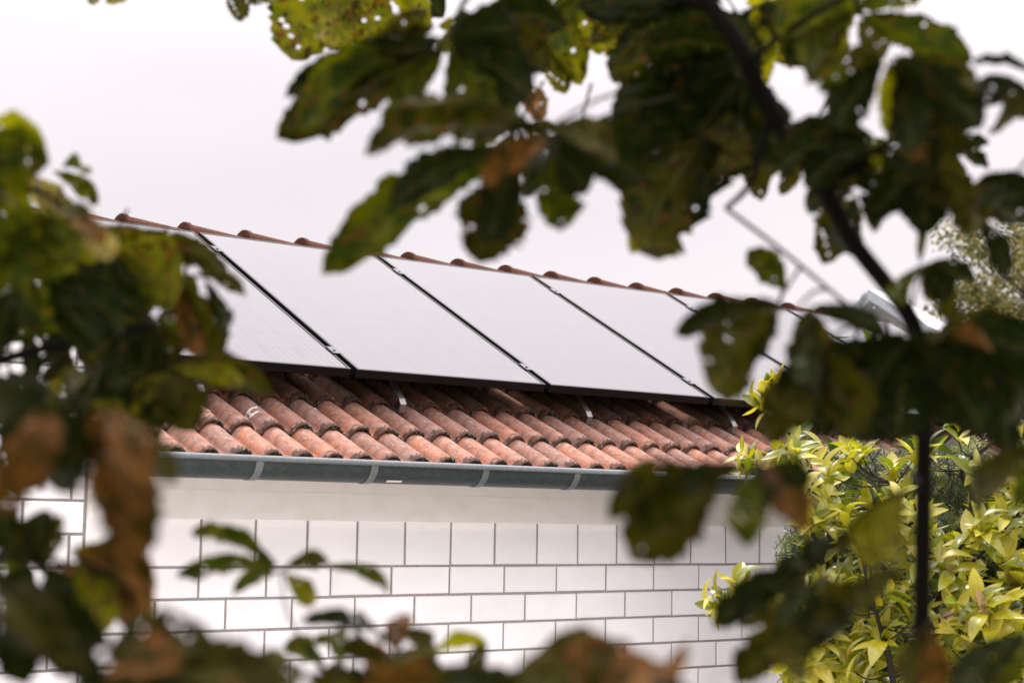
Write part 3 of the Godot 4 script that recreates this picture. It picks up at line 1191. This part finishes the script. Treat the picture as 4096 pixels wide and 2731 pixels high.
func leaflet_material(kind: String, seed_: int) -> StandardMaterial3D:
	# colours of a leaf that the leaf miner has been at: green, yellow, rust blotches between the veins
	var recipe: Dictionary = {
		"G": [Color(0.020, 0.036, 0.002), Color(0.070, 0.082, 0.002), 0.22, 0.9],
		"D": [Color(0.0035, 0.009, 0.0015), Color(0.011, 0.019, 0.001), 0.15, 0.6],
		"Y": [Color(0.18, 0.19, 0.004), Color(0.25, 0.23, 0.005), 0.06, 1.0],
		"M": [Color(0.085, 0.10, 0.004), Color(0.17, 0.16, 0.005), 0.55, 0.95],
		"O": [Color(0.010, 0.016, 0.0015), Color(0.045, 0.046, 0.002), 0.42, 0.8],
		"B": [Color(0.21, 0.085, 0.022), Color(0.06, 0.036, 0.010), 0.5, 0.7],
		"P": [Color(0.27, 0.23, 0.11), Color(0.20, 0.16, 0.07), 0.3, 0.9],
	}
	var q: Array = recipe[kind]
	var im := Image.create(192, 96, false, Image.FORMAT_RGB8)
	var a := noise(seed_, 0.022, 3)
	var b := noise(seed_ + 1, 0.075, 3)
	var c := noise(seed_ + 2, 0.03, 3)
	var rust := Color(0.10, 0.037, 0.010)
	var dark := Color(0.014, 0.008, 0.004)
	for y in 96:
		var t := absf(y - 48) / 48.0
		for x in 192:
			var u := x / 192.0
			var col: Color = (q[0] as Color).lerp(q[1], clampf(a.get_noise_2d(x, y) * 1.5 + 0.5, 0.0, 1.0))
			var vein := absf(fposmod(u * 15.0 - t * 2.2, 1.0) - 0.5)
			var blotch := b.get_noise_2d(x * 0.7, y) + c.get_noise_2d(x, y) * 0.7
			var limit := 0.62 - 0.75 * float(q[2]) - 0.12 * t
			if blotch > limit:
				col = col.lerp(rust if c.get_noise_2d(x + 200, y) > -0.1 else dark, clampf((blotch - limit) * 9.0, 0.0, 0.95) * (1.0 if vein > 0.08 else 0.55))
			if t < 0.035 or vein < 0.045:
				col = col.lerp(Color(0.16, 0.15, 0.05), 0.35)
			im.set_pixel(x, y, col.linear_to_srgb())
	var m := StandardMaterial3D.new()
	m.albedo_texture = ImageTexture.create_from_image(im)
	m.roughness = 0.5
	m.metallic_specular = 0.16
	m.backlight_enabled = true
	m.backlight = Color(1.0, 1.0, 0.6) * float(q[3])
	m.cull_mode = BaseMaterial3D.CULL_DISABLED
	return m


func leaflet(parent: Node3D, a: Vector3, b: Vector3, wide: float, kind: String, sign_: float, tilt: float) -> void:
	# a blade from a to b (in the parent's axes) that shows about `wide` metres across to the camera
	var world_a := a + parent.global_position
	var dir := (b - a)
	var z := dir.normalized()
	var view := (world_a + dir * 0.5 - EYE).normalized()
	var n := view * sign_ * cos(tilt) + Vector3.UP * sin(tilt) + rand_dir() * 0.16
	n = (n - z * n.dot(z)).normalized()
	var flat := maxf(0.45, absf(n.dot((view - z * view.dot(z)).normalized())))
	var x := n.cross(z).normalized()
	var list: Array = leaf_mats[kind]
	var t := Transform3D(Basis(x * (wide / flat), n * dir.length(), z * dir.length()), a)
	var v := rng.randi_range(0, 7)
	if kind == "Y" or kind == "D":
		v = [0, 3, 2, 6][v % 4]
	part("leaflet", blades[v], list[rng.randi_range(0, list.size() - 1)], parent, t)


func hand_leaf(tree: Node3D, depth: float, sign_: float, spec: String, to: Array) -> void:
	# spec: "x0 y0 x1 y1 width kind; ..." for the leaflets; to: where the stalk joins the twig (x, y, depth)
	var rows := []
	var hub := Vector2.ZERO
	for line in spec.split(";"):
		var f := line.strip_edges().split(" ", false)
		rows.append(f)
		hub += Vector2(float(f[0]), float(f[1]))
	hub /= rows.size()
	var at := px(hub.x, hub.y, depth)
	var o := part("leaf", stalk(px(to[0], to[1], to[2]) - at), leaf_mats["stalk"][0], tree)
	o.position = at - tree.position
	for f in rows:
		var a := px(float(f[0]), float(f[1]), depth + rng.randf_range(-0.02, 0.02))
		var b := px(float(f[2]), float(f[3]), depth + rng.randf_range(-0.10, 0.10))
		leaflet(o, a - at, b - at, float(f[4]) * 1.13 * 1.7415 / FOCAL_PX * depth, f[5], sign_, rng.randf_range(0.25, 0.75))


func stalk(to: Vector3) -> ArrayMesh:
	var st := start(true)
	var p := smooth_path([to, to * 0.5 + Vector3(0, 0.03 * to.length(), 0), Vector3.ZERO], 3)
	tube(st, p, tapered(p.size(), 0.0030, 0.0020), 6)
	return finish(st)


func palmate(tree: Node3D, vx: float, vy: float, depth: float, size: float, kinds: String, sign_ := 1.0) -> void:
	# a whole drooping leaf of five to seven leaflets
	var at := px(vx, vy, depth)
	var toward := cam_basis * Vector3(0, 0, 1)
	var side := cam_basis * Vector3(1, 0, 0)
	var o := part("leaf", stalk(Vector3(rng.randf_range(-0.06, 0.06), 0.10, -0.04)), leaf_mats["stalk"][0], tree)
	o.position = at - tree.position
	var n := rng.randi_range(5, 7)
	for k in n:
		var a := lerpf(-1.9, 1.9, float(k) / (n - 1)) + rng.randf_range(-0.15, 0.15)
		var dir := (side * sin(a) + Vector3.DOWN * (0.25 + 0.75 * cos(a)) + toward * rng.randf_range(-0.35, 0.35)).normalized()
		var l := size * (0.72 + 0.28 * cos(a)) * rng.randf_range(0.9, 1.1)
		leaflet(o, dir * 0.006, dir * l, l * rng.randf_range(0.30, 0.38), kinds[rng.randi_range(0, kinds.length() - 1)], sign_, rng.randf_range(0.2, 0.9))


func limb(tree: Node3D, called: String, line: Array, r0: float, r1: float) -> void:
	var pts: Array = line.map(func(p): return (px(p[0], p[1], p[2]) if p.size() == 3 else Vector3(p[0], p[1], p[2])) - tree.position)
	var path := smooth_path(pts, 6)
	var st := start(true)
	tube(st, path, tapered(path.size(), r0, r1), 9)
	part(called, finish(st), leaf_mats["bark"][0], tree)


func canopy(tree: Node3D, lo: Vector3, hi: Vector3, n: int, kinds: String) -> void:
	# the crown outside the picture: the same leaflets, which shade the ones in view
	for kind in kinds:
		var list := []
		for k in n / kinds.length() / 6:
			var hub := Vector3(rng.randf_range(lo.x, hi.x), 0, rng.randf_range(lo.z, hi.z))
			hub.y = rng.randf_range(lo.y, hi.y)
			var eyeline := hub - EYE
			var flat := Vector2(eyeline.x, eyeline.z).length()
			if atan2(eyeline.y - 0.22, flat) < 0.33 and eyeline.z < 0.1:
				continue
			if absf(eyeline.x) < 0.6 and flat < 0.7 and eyeline.y < 0.5:
				continue
			for j in 6:
				var a := TAU * j / 6.0 + rng.randf_range(-0.2, 0.2)
				var dir := Vector3(cos(a), rng.randf_range(-0.7, 0.0), sin(a)).normalized()
				var l := rng.randf_range(0.12, 0.2)
				list.append(aim(hub - tree.position, dir, (Vector3.UP + rand_dir() * 0.3).normalized(), l, l * 0.36))
		if list:
			multi("foliage", blades[0 if kind == "D" else 2], leaf_mats[kind][0], list, tree)


func build_chestnuts() -> void:
	for v in 8:
		blades.append(blade(v))
	for kind in ["G", "D", "Y", "M", "O", "B", "P"]:
		leaf_mats[kind] = [leaflet_material(kind, 300 + kind.unicode_at(0)), leaflet_material(kind, 400 + kind.unicode_at(0))]
	leaf_mats["stalk"] = [material(Color(0.012, 0.011, 0.004), 0.7, 0.12)]
	leaf_mats["bark"] = [surface(ramp_texture(151, 0.08, [[0.0, Color(0.004, 0.0035, 0.003)], [1.0, Color(0.013, 0.011, 0.009)]], 256), 9.0, 0.9, null, 1.0, 0.12)]
	build_right_chestnut()
	build_left_chestnut()
	build_low_shoot()


func build_right_chestnut() -> void:
	var base := px(2118, 1568, 2.75)
	base.y = 0.0
	var t := thing("horse_chestnut_tree", "horse chestnut with thin dark stem and rust-blotched leaves, right foreground", "tree", base)
	var foot := px(2118, 1568, 2.75)
	limb(t, "trunk", [[2112, 4600, 2.75], [2116, 2400, 2.75], [2118, 1568, 2.75], [2122, 1120, 2.75], [2124, 880, 2.75], [2100, 750, 2.75], [2050, 670, 2.75], [1960, 555, 2.75], [1900, 445, 2.76], [1830, 335, 2.78], [1760, 235, 2.8], [1700, 110, 2.8], [1625, 0, 2.82], [1560, -120, 2.85], [1500, -400, 2.9]], 0.0135, 0.0155)
	limb(t, "branch", [[1775, 255, 2.8], [1750, 340, 2.78], [1722, 425, 2.76], [1668, 478, 2.74]], 0.0085, 0.004)
	limb(t, "branch", [[1668, 478, 2.74], [1790, 570, 2.7], [1905, 665, 2.66], [2000, 745, 2.66]], 0.0034, 0.0028)
	limb(t, "branch", [[1640, 20, 2.82], [1400, -40, 2.8], [1100, -30, 2.9], [800, -70, 3.3]], 0.009, 0.004)
	limb(t, "branch", [[1900, 440, 2.76], [2040, 330, 2.7], [2200, 260, 2.7], [2420, 200, 2.7]], 0.007, 0.004)
	limb(t, "branch", [[1720, 140, 2.8], [1830, 60, 2.7], [1965, -20, 2.7], [2200, -120, 2.7]], 0.006, 0.004)
	limb(t, "branch", [[2124, 900, 2.75], [2250, 820, 2.6], [2420, 740, 2.5]], 0.006, 0.004)
	limb(t, "branch", [[2120, 1120, 2.75], [2010, 1160, 2.5], [1900, 1260, 2.4], [1690, 1400, 2.3]], 0.0045, 0.0028)
	# far mottled leaves at the top left
	hand_leaf(t, 3.9, 1, "775 -130 672 138 150 M; 800 -130 760 112 100 M; 815 -130 850 112 118 M; 850 -110 985 72 62 Y; 900 -90 1020 40 80 D", [800, -70, 3.3])
	hand_leaf(t, 3.8, 1, "615 -70 542 44 62 O; 590 -80 600 6 50 O", [800, -70, 3.3])
	hand_leaf(t, 3.8, 1, "200 -80 214 12 34 M; 175 -80 165 -5 30 M; 255 -60 266 6 40 M", [500, -140, 3.4])
	hand_leaf(t, 3.7, 1, "1185 -20 1335 195 105 M; 1240 20 1440 128 78 M; 1210 30 1300 215 70 M; 1180 175 1247 270 52 B; 1130 -30 1250 90 90 M", [1200, -35, 2.9])
	# big drooping leaf, upper left
	hand_leaf(t, 2.7, 1, "1015 95 655 222 88 D; 1012 112 636 318 118 O; 1008 118 690 300 110 G; 1018 115 912 318 86 G; 1028 115 1085 320 112 G; 1030 110 1185 270 100 G; 1035 100 1218 222 118 D; 1030 85 1190 60 92 D", [1080, -30, 2.9])
	hand_leaf(t, 2.95, 1, "985 20 870 130 60 O; 1000 60 760 160 70 O; 1090 30 1300 60 96 D; 1120 40 1260 160 96 O; 1060 20 1090 130 90 D", [1100, -32, 2.9])
	# middle leaf with brown upper sides
	hand_leaf(t, 2.35, -1, "1230 290 838 352 98 O; 1250 300 1040 330 70 O; 1270 315 1105 430 66 B; 1260 290 1420 370 70 O", [1480, 200, 2.7])
	hand_leaf(t, 2.45, 1, "1190 330 742 628 116 G; 1150 340 900 470 80 D; 1180 375 1100 604 150 O; 1190 350 1120 560 96 D; 1265 360 1288 530 96 G; 1275 350 1352 440 90 D; 1280 330 1480 410 110 D; 1200 340 1340 400 110 D", [1560, 220, 2.7])
	hand_leaf(t, 2.8, 1, "1610 320 1475 584 160 O; 1600 300 1410 425 110 D; 1620 320 1560 540 110 D; 1625 310 1625 460 100 D; 1590 300 1340 390 110 D; 1540 430 1452 582 56 Y", [1700, 180, 2.8])
	# dark mass below the fork
	hand_leaf(t, 2.85, 1, "1690 130 1405 262 118 D; 1690 150 1470 330 130 D; 1700 170 1580 400 130 D; 1715 170 1690 410 120 D; 1725 165 1790 380 100 D; 1700 110 1480 120 110 D", [1715, 130, 2.8])
	hand_leaf(t, 3.1, 1, "1640 30 1440 80 118 D; 1650 20 1520 190 112 G; 1660 0 1330 20 104 D; 1690 20 1700 220 96 D; 1640 -20 1290 -30 100 G; 1600 50 1400 180 60 O", [1660, -20, 2.85])
	hand_leaf(t, 3.2, 1, "1735 20 1752 130 46 Y; 1760 60 1742 215 62 Y; 1780 10 1850 150 90 G; 1770 0 1700 150 100 D; 1800 -20 1960 60 110 G; 1720 300 1700 260 30 Y", [1760, -30, 2.85])
	hand_leaf(t, 2.9, 1, "1630 200 1655 205 30 D; 1640 150 1600 330 120 D; 1650 160 1520 300 120 D; 1680 200 1650 400 120 O", [1740, 200, 2.8])
	# right of the stem
	hand_leaf(t, 2.75, 1, "1972 32 2236 138 84 G; 1968 20 2150 -36 70 G; 1960 36 1858 178 86 G; 1962 30 1780 52 84 G; 1958 40 1800 150 90 D; 1976 44 2034 132 64 O; 1975 10 1985 -60 60 G; 1960 45 1905 120 80 Y", [1965, -22, 2.7])
	hand_leaf(t, 2.5, 1, "2034 136 1856 184 58 O; 2030 146 1922 290 96 D; 2040 150 2046 318 58 Y; 2046 146 2150 385 104 D; 2050 140 2205 360 110 O; 2055 134 2258 290 100 D; 2050 130 2246 214 76 O; 2030 140 1880 210 60 G; 2045 150 2090 350 90 D", [2040, 335, 2.7])
	hand_leaf(t, 2.6, 1, "2420 195 2240 146 18 D; 2400 240 2246 196 64 D; 2420 260 2290 300 60 O", [2420, 200, 2.7])
	hand_leaf(t, 2.7, 1, "2010 315 1800 300 60 D; 2000 330 1850 430 96 D; 2010 340 1935 430 92 O; 2020 345 2010 450 96 D; 2030 350 2120 470 110 D; 2040 340 2190 460 96 O; 2000 360 2048 405 26 Y; 1990 320 1790 380 90 D", [2040, 332, 2.7])
	hand_leaf(t, 2.6, 1, "2140 380 1995 505 80 D; 2145 390 2120 540 96 D; 2150 385 2250 530 90 O; 2150 380 2100 345 44 B; 2126 480 2112 604 24 G", [2180, 268, 2.7])
	hand_leaf(t, 2.9, 1, "1965 455 1892 606 96 O; 1970 450 1950 580 70 D; 1960 440 1850 470 70 D; 1975 445 2020 520 60 D", [1905, 450, 2.76])
	hand_leaf(t, 2.6, 1, "2420 440 2232 432 70 D; 2400 450 2250 480 60 D; 2240 490 2312 636 50 D; 2250 470 2360 520 70 D; 2130 455 2300 500 60 O", [2420, 300, 2.6])
	hand_leaf(t, 2.7, 1, "2118 612 2242 650 48 D; 2116 615 2196 745 64 O; 2112 610 2058 690 48 G; 2120 605 2180 690 60 D", [2090, 735, 2.75])
	hand_leaf(t, 2.7, 1, "1808 668 1716 575 66 G; 1800 672 1790 700 10 D", [1840, 612, 2.68])
	# the leaf before the right end of the panels
	hand_leaf(t, 2.35, 1, "1812 705 1553 769 62 D; 1790 712 1650 908 130 O; 1780 715 1700 850 70 D; 1862 706 1866 905 92 O; 1860 702 2040 765 50 D; 1870 720 1850 880 70 D", [1905, 664, 2.66])
	hand_leaf(t, 2.45, 1, "2080 765 1890 985 150 D; 2085 775 1965 1015 156 D; 2095 780 2060 1010 146 D; 2070 800 1870 880 96 D; 2100 760 2120 950 110 D; 2080 790 1930 900 120 D", [2110, 780, 2.75])
	hand_leaf(t, 2.35, 1, "1850 800 1768 1020 92 O; 1860 810 1830 960 96 O; 1880 830 1900 1005 110 D; 1890 800 1960 1010 110 O; 1855 830 1800 900 60 D", [1990, 740, 2.66])
	hand_leaf(t, 2.4, 1, "2140 790 2385 910 120 D; 2138 795 2262 1000 126 D; 2135 800 2190 980 110 D; 2150 780 2400 800 110 D; 2145 775 2330 740 70 O; 2140 800 2330 960 90 D; 2180 770 2270 800 40 B", [2190, 860, 2.65])
	hand_leaf(t, 2.2, 1, "2440 1010 2242 1176 74 O; 2440 1040 2330 1160 60 G; 2440 980 2330 960 70 D", [2440, 760, 2.5])
	# lower middle, very near
	hand_leaf(t, 1.95, 1, "1650 1095 1450 1285 158 O; 1640 1090 1400 1190 90 O; 1660 1095 1530 1296 90 B; 1735 1085 1716 1256 88 G; 1770 1075 1845 1225 84 B; 1760 1070 1790 1180 84 D; 1720 1075 1560 1120 56 D; 1780 1060 1860 1120 60 D", [1840, 1050, 2.4])
	hand_leaf(t, 2.2, 1, "2060 1130 1912 1285 40 O; 2065 1135 1990 1300 84 M; 2075 1135 2045 1290 70 M", [2118, 1110, 2.75])
	hand_leaf(t, 2.3, 1, "1850 1310 1640 1438 80 D; 1860 1320 1700 1440 76 O; 1870 1330 1800 1470 84 D; 1880 1320 1930 1430 66 O; 1850 1300 1780 1330 40 D; 1900 1230 1850 1320 66 D", [1900, 1262, 2.4])
	hand_leaf(t, 2.1, 1, "1870 1440 1690 1568 96 O; 1880 1430 1830 1560 70 O; 1960 1400 1810 1500 100 D; 2000 1340 1880 1430 76 O; 2080 1310 1970 1392 56 O", [2050, 1290, 2.6])
	hand_leaf(t, 2.2, 1, "2130 1440 2150 1610 90 B; 2140 1430 2090 1580 50 O; 2360 1450 2200 1585 90 D; 2360 1470 2300 1590 70 G", [2124, 1430, 2.75])
	# more leaves deeper in the crown
	for q in [[1480, 20, 3.4, 0.17, "DGO"], [1580, 130, 3.5, 0.17, "DDG"], [1690, 290, 3.3, 0.15, "DDO"], [1560, 240, 3.4, 0.14, "DG"], [1850, 330, 3.3, 0.12, "DO"], [1330, 300, 3.2, 0.10, "DO"], [1190, 290, 3.3, 0.12, "GO"], [1120, 60, 3.6, 0.15, "GMD"], [1360, -40, 3.5, 0.16, "DG"], [1960, 800, 3.0, 0.15, "DD"], [2060, 860, 3.0, 0.13, "DD"], [2210, 790, 2.9, 0.15, "DO"], [2290, 860, 2.8, 0.13, "DD"], [2060, 330, 3.2, 0.13, "DG"], [2180, 330, 3.1, 0.12, "DO"], [1800, 10, 3.4, 0.13, "GY"], [1880, -30, 3.3, 0.14, "GD"], [1700, 40, 3.5, 0.16, "DDG"], [2340, 740, 2.8, 0.13, "D"], [1250, 360, 3.1, 0.09, "DO"]]:
		palmate(t, q[0], q[1], q[2], q[3], q[4])
	canopy(t, Vector3(-1.0, 2.0, -3.0), Vector3(2.2, 3.3, 2.2), 4800, "DGO")


func build_left_chestnut() -> void:
	var base := px(-260, 1568, 2.5)
	base.y = 0.0
	var t := thing("horse_chestnut_tree", "horse chestnut branch with rust-brown and yellow green leaves, left foreground", "tree", base)
	limb(t, "trunk", [[-260, 4600, 2.5], [-270, 1600, 2.5], [-260, 900, 2.55], [-200, 300, 2.6], [-120, -200, 2.6]], 0.03, 0.018)
	limb(t, "branch", [[-262, 920, 2.55], [-60, 845, 2.55], [100, 800, 2.6], [220, 775, 2.6], [350, 745, 2.6]], 0.011, 0.006)
	limb(t, "branch", [[-225, 520, 2.6], [-60, 440, 2.6], [90, 440, 2.6], [160, 500, 2.6]], 0.006, 0.003)
	limb(t, "branch", [[-268, 1300, 2.5], [-100, 1290, 2.3], [100, 1285, 2.2], [260, 1330, 2.2]], 0.006, 0.003)
	hand_leaf(t, 2.5, 1, "-60 345 112 372 110 G; -60 300 104 338 70 Y; -50 360 60 470 110 G; -40 370 30 640 90 G; 20 400 50 560 70 Y", [-60, 440, 2.6])
	hand_leaf(t, 2.9, 1, "120 392 224 470 40 G; 140 382 190 400 22 G; 40 395 150 525 60 P; 60 420 170 515 50 P; 20 430 80 560 50 O", [90, 440, 2.6])
	hand_leaf(t, 2.2, 1, "50 470 135 645 118 G; 20 480 40 670 100 G; 90 480 170 600 80 G; 60 480 110 640 46 Y; 0 500 -20 680 90 G", [-60, 440, 2.6])
	hand_leaf(t, 2.3, -1, "120 485 262 588 66 P; 130 480 210 500 40 O; 150 500 240 560 40 B", [160, 500, 2.6])
	hand_leaf(t, 2.8, 1, "175 525 385 568 46 O; 200 540 528 632 62 O; 190 545 400 620 76 G; 180 560 300 700 90 D; 210 550 440 600 50 M; 440 600 566 678 30 O", [160, 500, 2.6])
	hand_leaf(t, 2.7, 1, "255 560 402 694 112 M; 260 575 340 720 90 G; 240 570 270 700 96 D; 270 560 420 640 60 G; 150 580 220 720 90 D", [350, 745, 2.6])
	hand_leaf(t, 2.7, 1, "440 632 560 680 26 O; 470 640 520 758 42 D; 420 650 505 830 74 O; 410 655 452 820 64 B; 430 650 480 780 40 M; 400 640 380 720 50 O", [350, 745, 2.6])
	hand_leaf(t, 2.5, 1, "100 640 280 760 100 D; 110 660 230 800 96 D; 60 650 90 780 100 G; 40 660 -10 790 96 D; 130 640 340 720 90 D; 0 640 40 740 80 D", [100, 800, 2.6])
	hand_leaf(t, 2.75, 1, "330 740 260 880 90 D; 345 745 330 900 100 D; 350 750 400 840 80 O; 355 745 440 800 60 G; 320 740 190 830 70 O", [350, 745, 2.6])
	hand_leaf(t, 2.6, 1, "385 850 628 906 66 O; 390 860 445 992 112 O; 380 865 350 985 100 D; 385 860 300 980 80 M; 375 850 250 890 50 D; 390 845 560 880 46 M", [350, 745, 2.6])
	hand_leaf(t, 2.6, 1, "250 830 280 950 80 D; 240 835 180 960 90 D; 150 830 160 900 50 O; 210 920 260 985 60 M; 230 840 330 900 60 D; 20 850 60 960 90 D; 0 860 -10 980 80 O; 100 905 130 1000 80 O", [220, 775, 2.6])
	# very near, hanging and rust brown
	hand_leaf(t, 1.7, -1, "225 930 318 1292 130 B; 190 940 262 1215 116 B; 250 940 330 1200 90 B; 190 930 125 1125 140 D; 250 935 398 1108 60 O; 262 945 345 1250 70 O; 120 930 10 1185 96 B; 100 935 70 1130 80 B; 160 920 60 1060 120 D; 100 900 -40 1010 110 D", [-60, 860, 2.0])
	# lower left
	hand_leaf(t, 2.2, 1, "85 1300 95 1172 64 D; 110 1290 135 1180 52 O; 40 1300 -10 1170 90 D; 70 1290 30 1400 90 D; 100 1300 150 1390 70 D", [100, 1285, 2.2])
	hand_leaf(t, 2.2, 1, "165 1275 346 1425 100 B; 170 1290 240 1455 92 M; 190 1270 330 1330 70 O; 175 1280 300 1440 70 B; 160 1290 130 1400 60 B; 150 1265 330 1300 40 M", [260, 1330, 2.2])
	hand_leaf(t, 1.7, -1, "-20 1330 250 1490 76 D; -20 1360 160 1530 90 O; -20 1400 60 1580 110 D; 0 1450 240 1570 90 D", [-120, 1400, 2.2])
	hand_leaf(t, 1.6, -1, "230 1530 500 1488 96 O; 260 1560 640 1560 96 O; 240 1580 470 1600 90 D; 240 1550 420 1520 80 B; 220 1560 60 1490 80 O", [120, 1660, 2.1])
	for q in [[60, 600, 3.2, 0.13, "DG"], [140, 700, 3.1, 0.13, "DD"], [230, 690, 3.2, 0.13, "DO"], [60, 740, 3.0, 0.11, "DG"], [310, 800, 3.2, 0.11, "DO"], [20, 900, 2.9, 0.12, "DO"], [300, 640, 3.2, 0.10, "DM"], [230, 600, 3.0, 0.10, "DMG"], [380, 640, 3.1, 0.09, "OM"], [420, 700, 3.1, 0.08, "OB"], [180, 830, 3.0, 0.10, "DM"], [360, 900, 2.9, 0.08, "DM"], [120, 560, 2.7, 0.10, "GY"], [10, 1250, 2.6, 0.11, "DG"], [-20, 980, 2.6, 0.14, "DD"]]:
		palmate(t, q[0], q[1], q[2], q[3], q[4])
	canopy(t, Vector3(-2.2, 2.0, -2.6), Vector3(-0.8, 3.2, 0.6), 900, "DG")


func build_low_shoot() -> void:
	var base := px(1000, 1568, 2.4)
	base.y = 0.0
	var t := thing("chestnut_shoot", "low chestnut shoot, blurred grey and brown leaves along the bottom edge before the brick wall", "sapling", base)
	limb(t, "stem", [[1000, 4800, 2.4], [990, 2400, 2.4], [960, 1720, 2.4], [900, 1600, 2.4]], 0.010, 0.004)
	limb(t, "branch", [[940, 1690, 2.4], [760, 1560, 2.4], [665, 1420, 2.45], [645, 1312, 2.5]], 0.0022, 0.0014)
	limb(t, "branch", [[985, 2200, 2.4], [1180, 1720, 2.1], [1420, 1600, 1.9]], 0.004, 0.002)
	hand_leaf(t, 2.5, 1, "632 1294 440 1224 44 G; 636 1300 407 1326 46 G; 640 1316 534 1364 34 G; 650 1304 754 1288 40 O; 652 1316 720 1388 48 M; 750 1300 892 1362 32 G", [645, 1312, 2.5])
	hand_leaf(t, 2.3, -1, "830 1470 688 1428 34 D; 800 1440 772 1508 58 G; 905 1500 945 1412 50 B; 890 1510 1015 1568 80 O; 880 1500 780 1490 50 O; 900 1505 960 1590 90 O; 880 1480 820 1440 40 D; 895 1500 860 1590 80 B", [930, 1640, 2.4])
	hand_leaf(t, 2.4, 1, "995 1500 1118 1476 34 Y; 1118 1476 1085 1546 44 O; 1000 1510 930 1460 40 O; 760 1500 718 1478 18 G; 745 1540 650 1482 44 G; 740 1540 800 1560 40 D", [960, 1720, 2.4])
	hand_leaf(t, 1.8, -1, "560 1620 340 1512 84 O; 565 1620 440 1490 70 B; 570 1620 560 1500 80 D; 580 1620 690 1530 70 O; 575 1625 640 1490 60 O", [700, 1760, 2.0])
	hand_leaf(t, 1.9, -1, "960 1620 860 1520 70 O; 965 1620 960 1500 74 B; 975 1620 1080 1540 70 O; 980 1625 1180 1580 70 D; 955 1625 760 1575 64 D", [960, 1720, 2.4])
	hand_leaf(t, 1.6, -1, "1330 1640 1180 1540 84 O; 1340 1640 1290 1496 90 B; 1350 1640 1420 1500 96 O; 1360 1640 1530 1530 96 B; 1365 1645 1600 1600 80 D; 1335 1640 1240 1506 70 P", [1360, 1800, 1.8])
	hand_leaf(t, 1.7, -1, "420 1650 250 1540 90 D; 425 1650 380 1505 84 O; 430 1650 500 1500 90 O; 440 1650 590 1530 84 B; 415 1650 160 1590 80 D", [430, 1800, 1.9])
	hand_leaf(t, 1.85, -1, "840 1640 700 1550 76 O; 845 1640 800 1525 70 D; 850 1640 900 1520 76 B; 860 1640 1000 1560 80 O; 1110 1640 1050 1540 70 O; 1120 1640 1150 1530 76 D; 1125 1640 1230 1560 70 O", [900, 1800, 2.2])
	hand_leaf(t, 1.75, -1, "1480 1560 1225 1512 100 O; 1500 1570 1300 1500 80 B; 1500 1580 1560 1560 90 B; 1470 1580 1200 1580 100 O; 1440 1545 1330 1500 60 P; 1200 1600 1020 1572 60 D", [1420, 1600, 1.9])
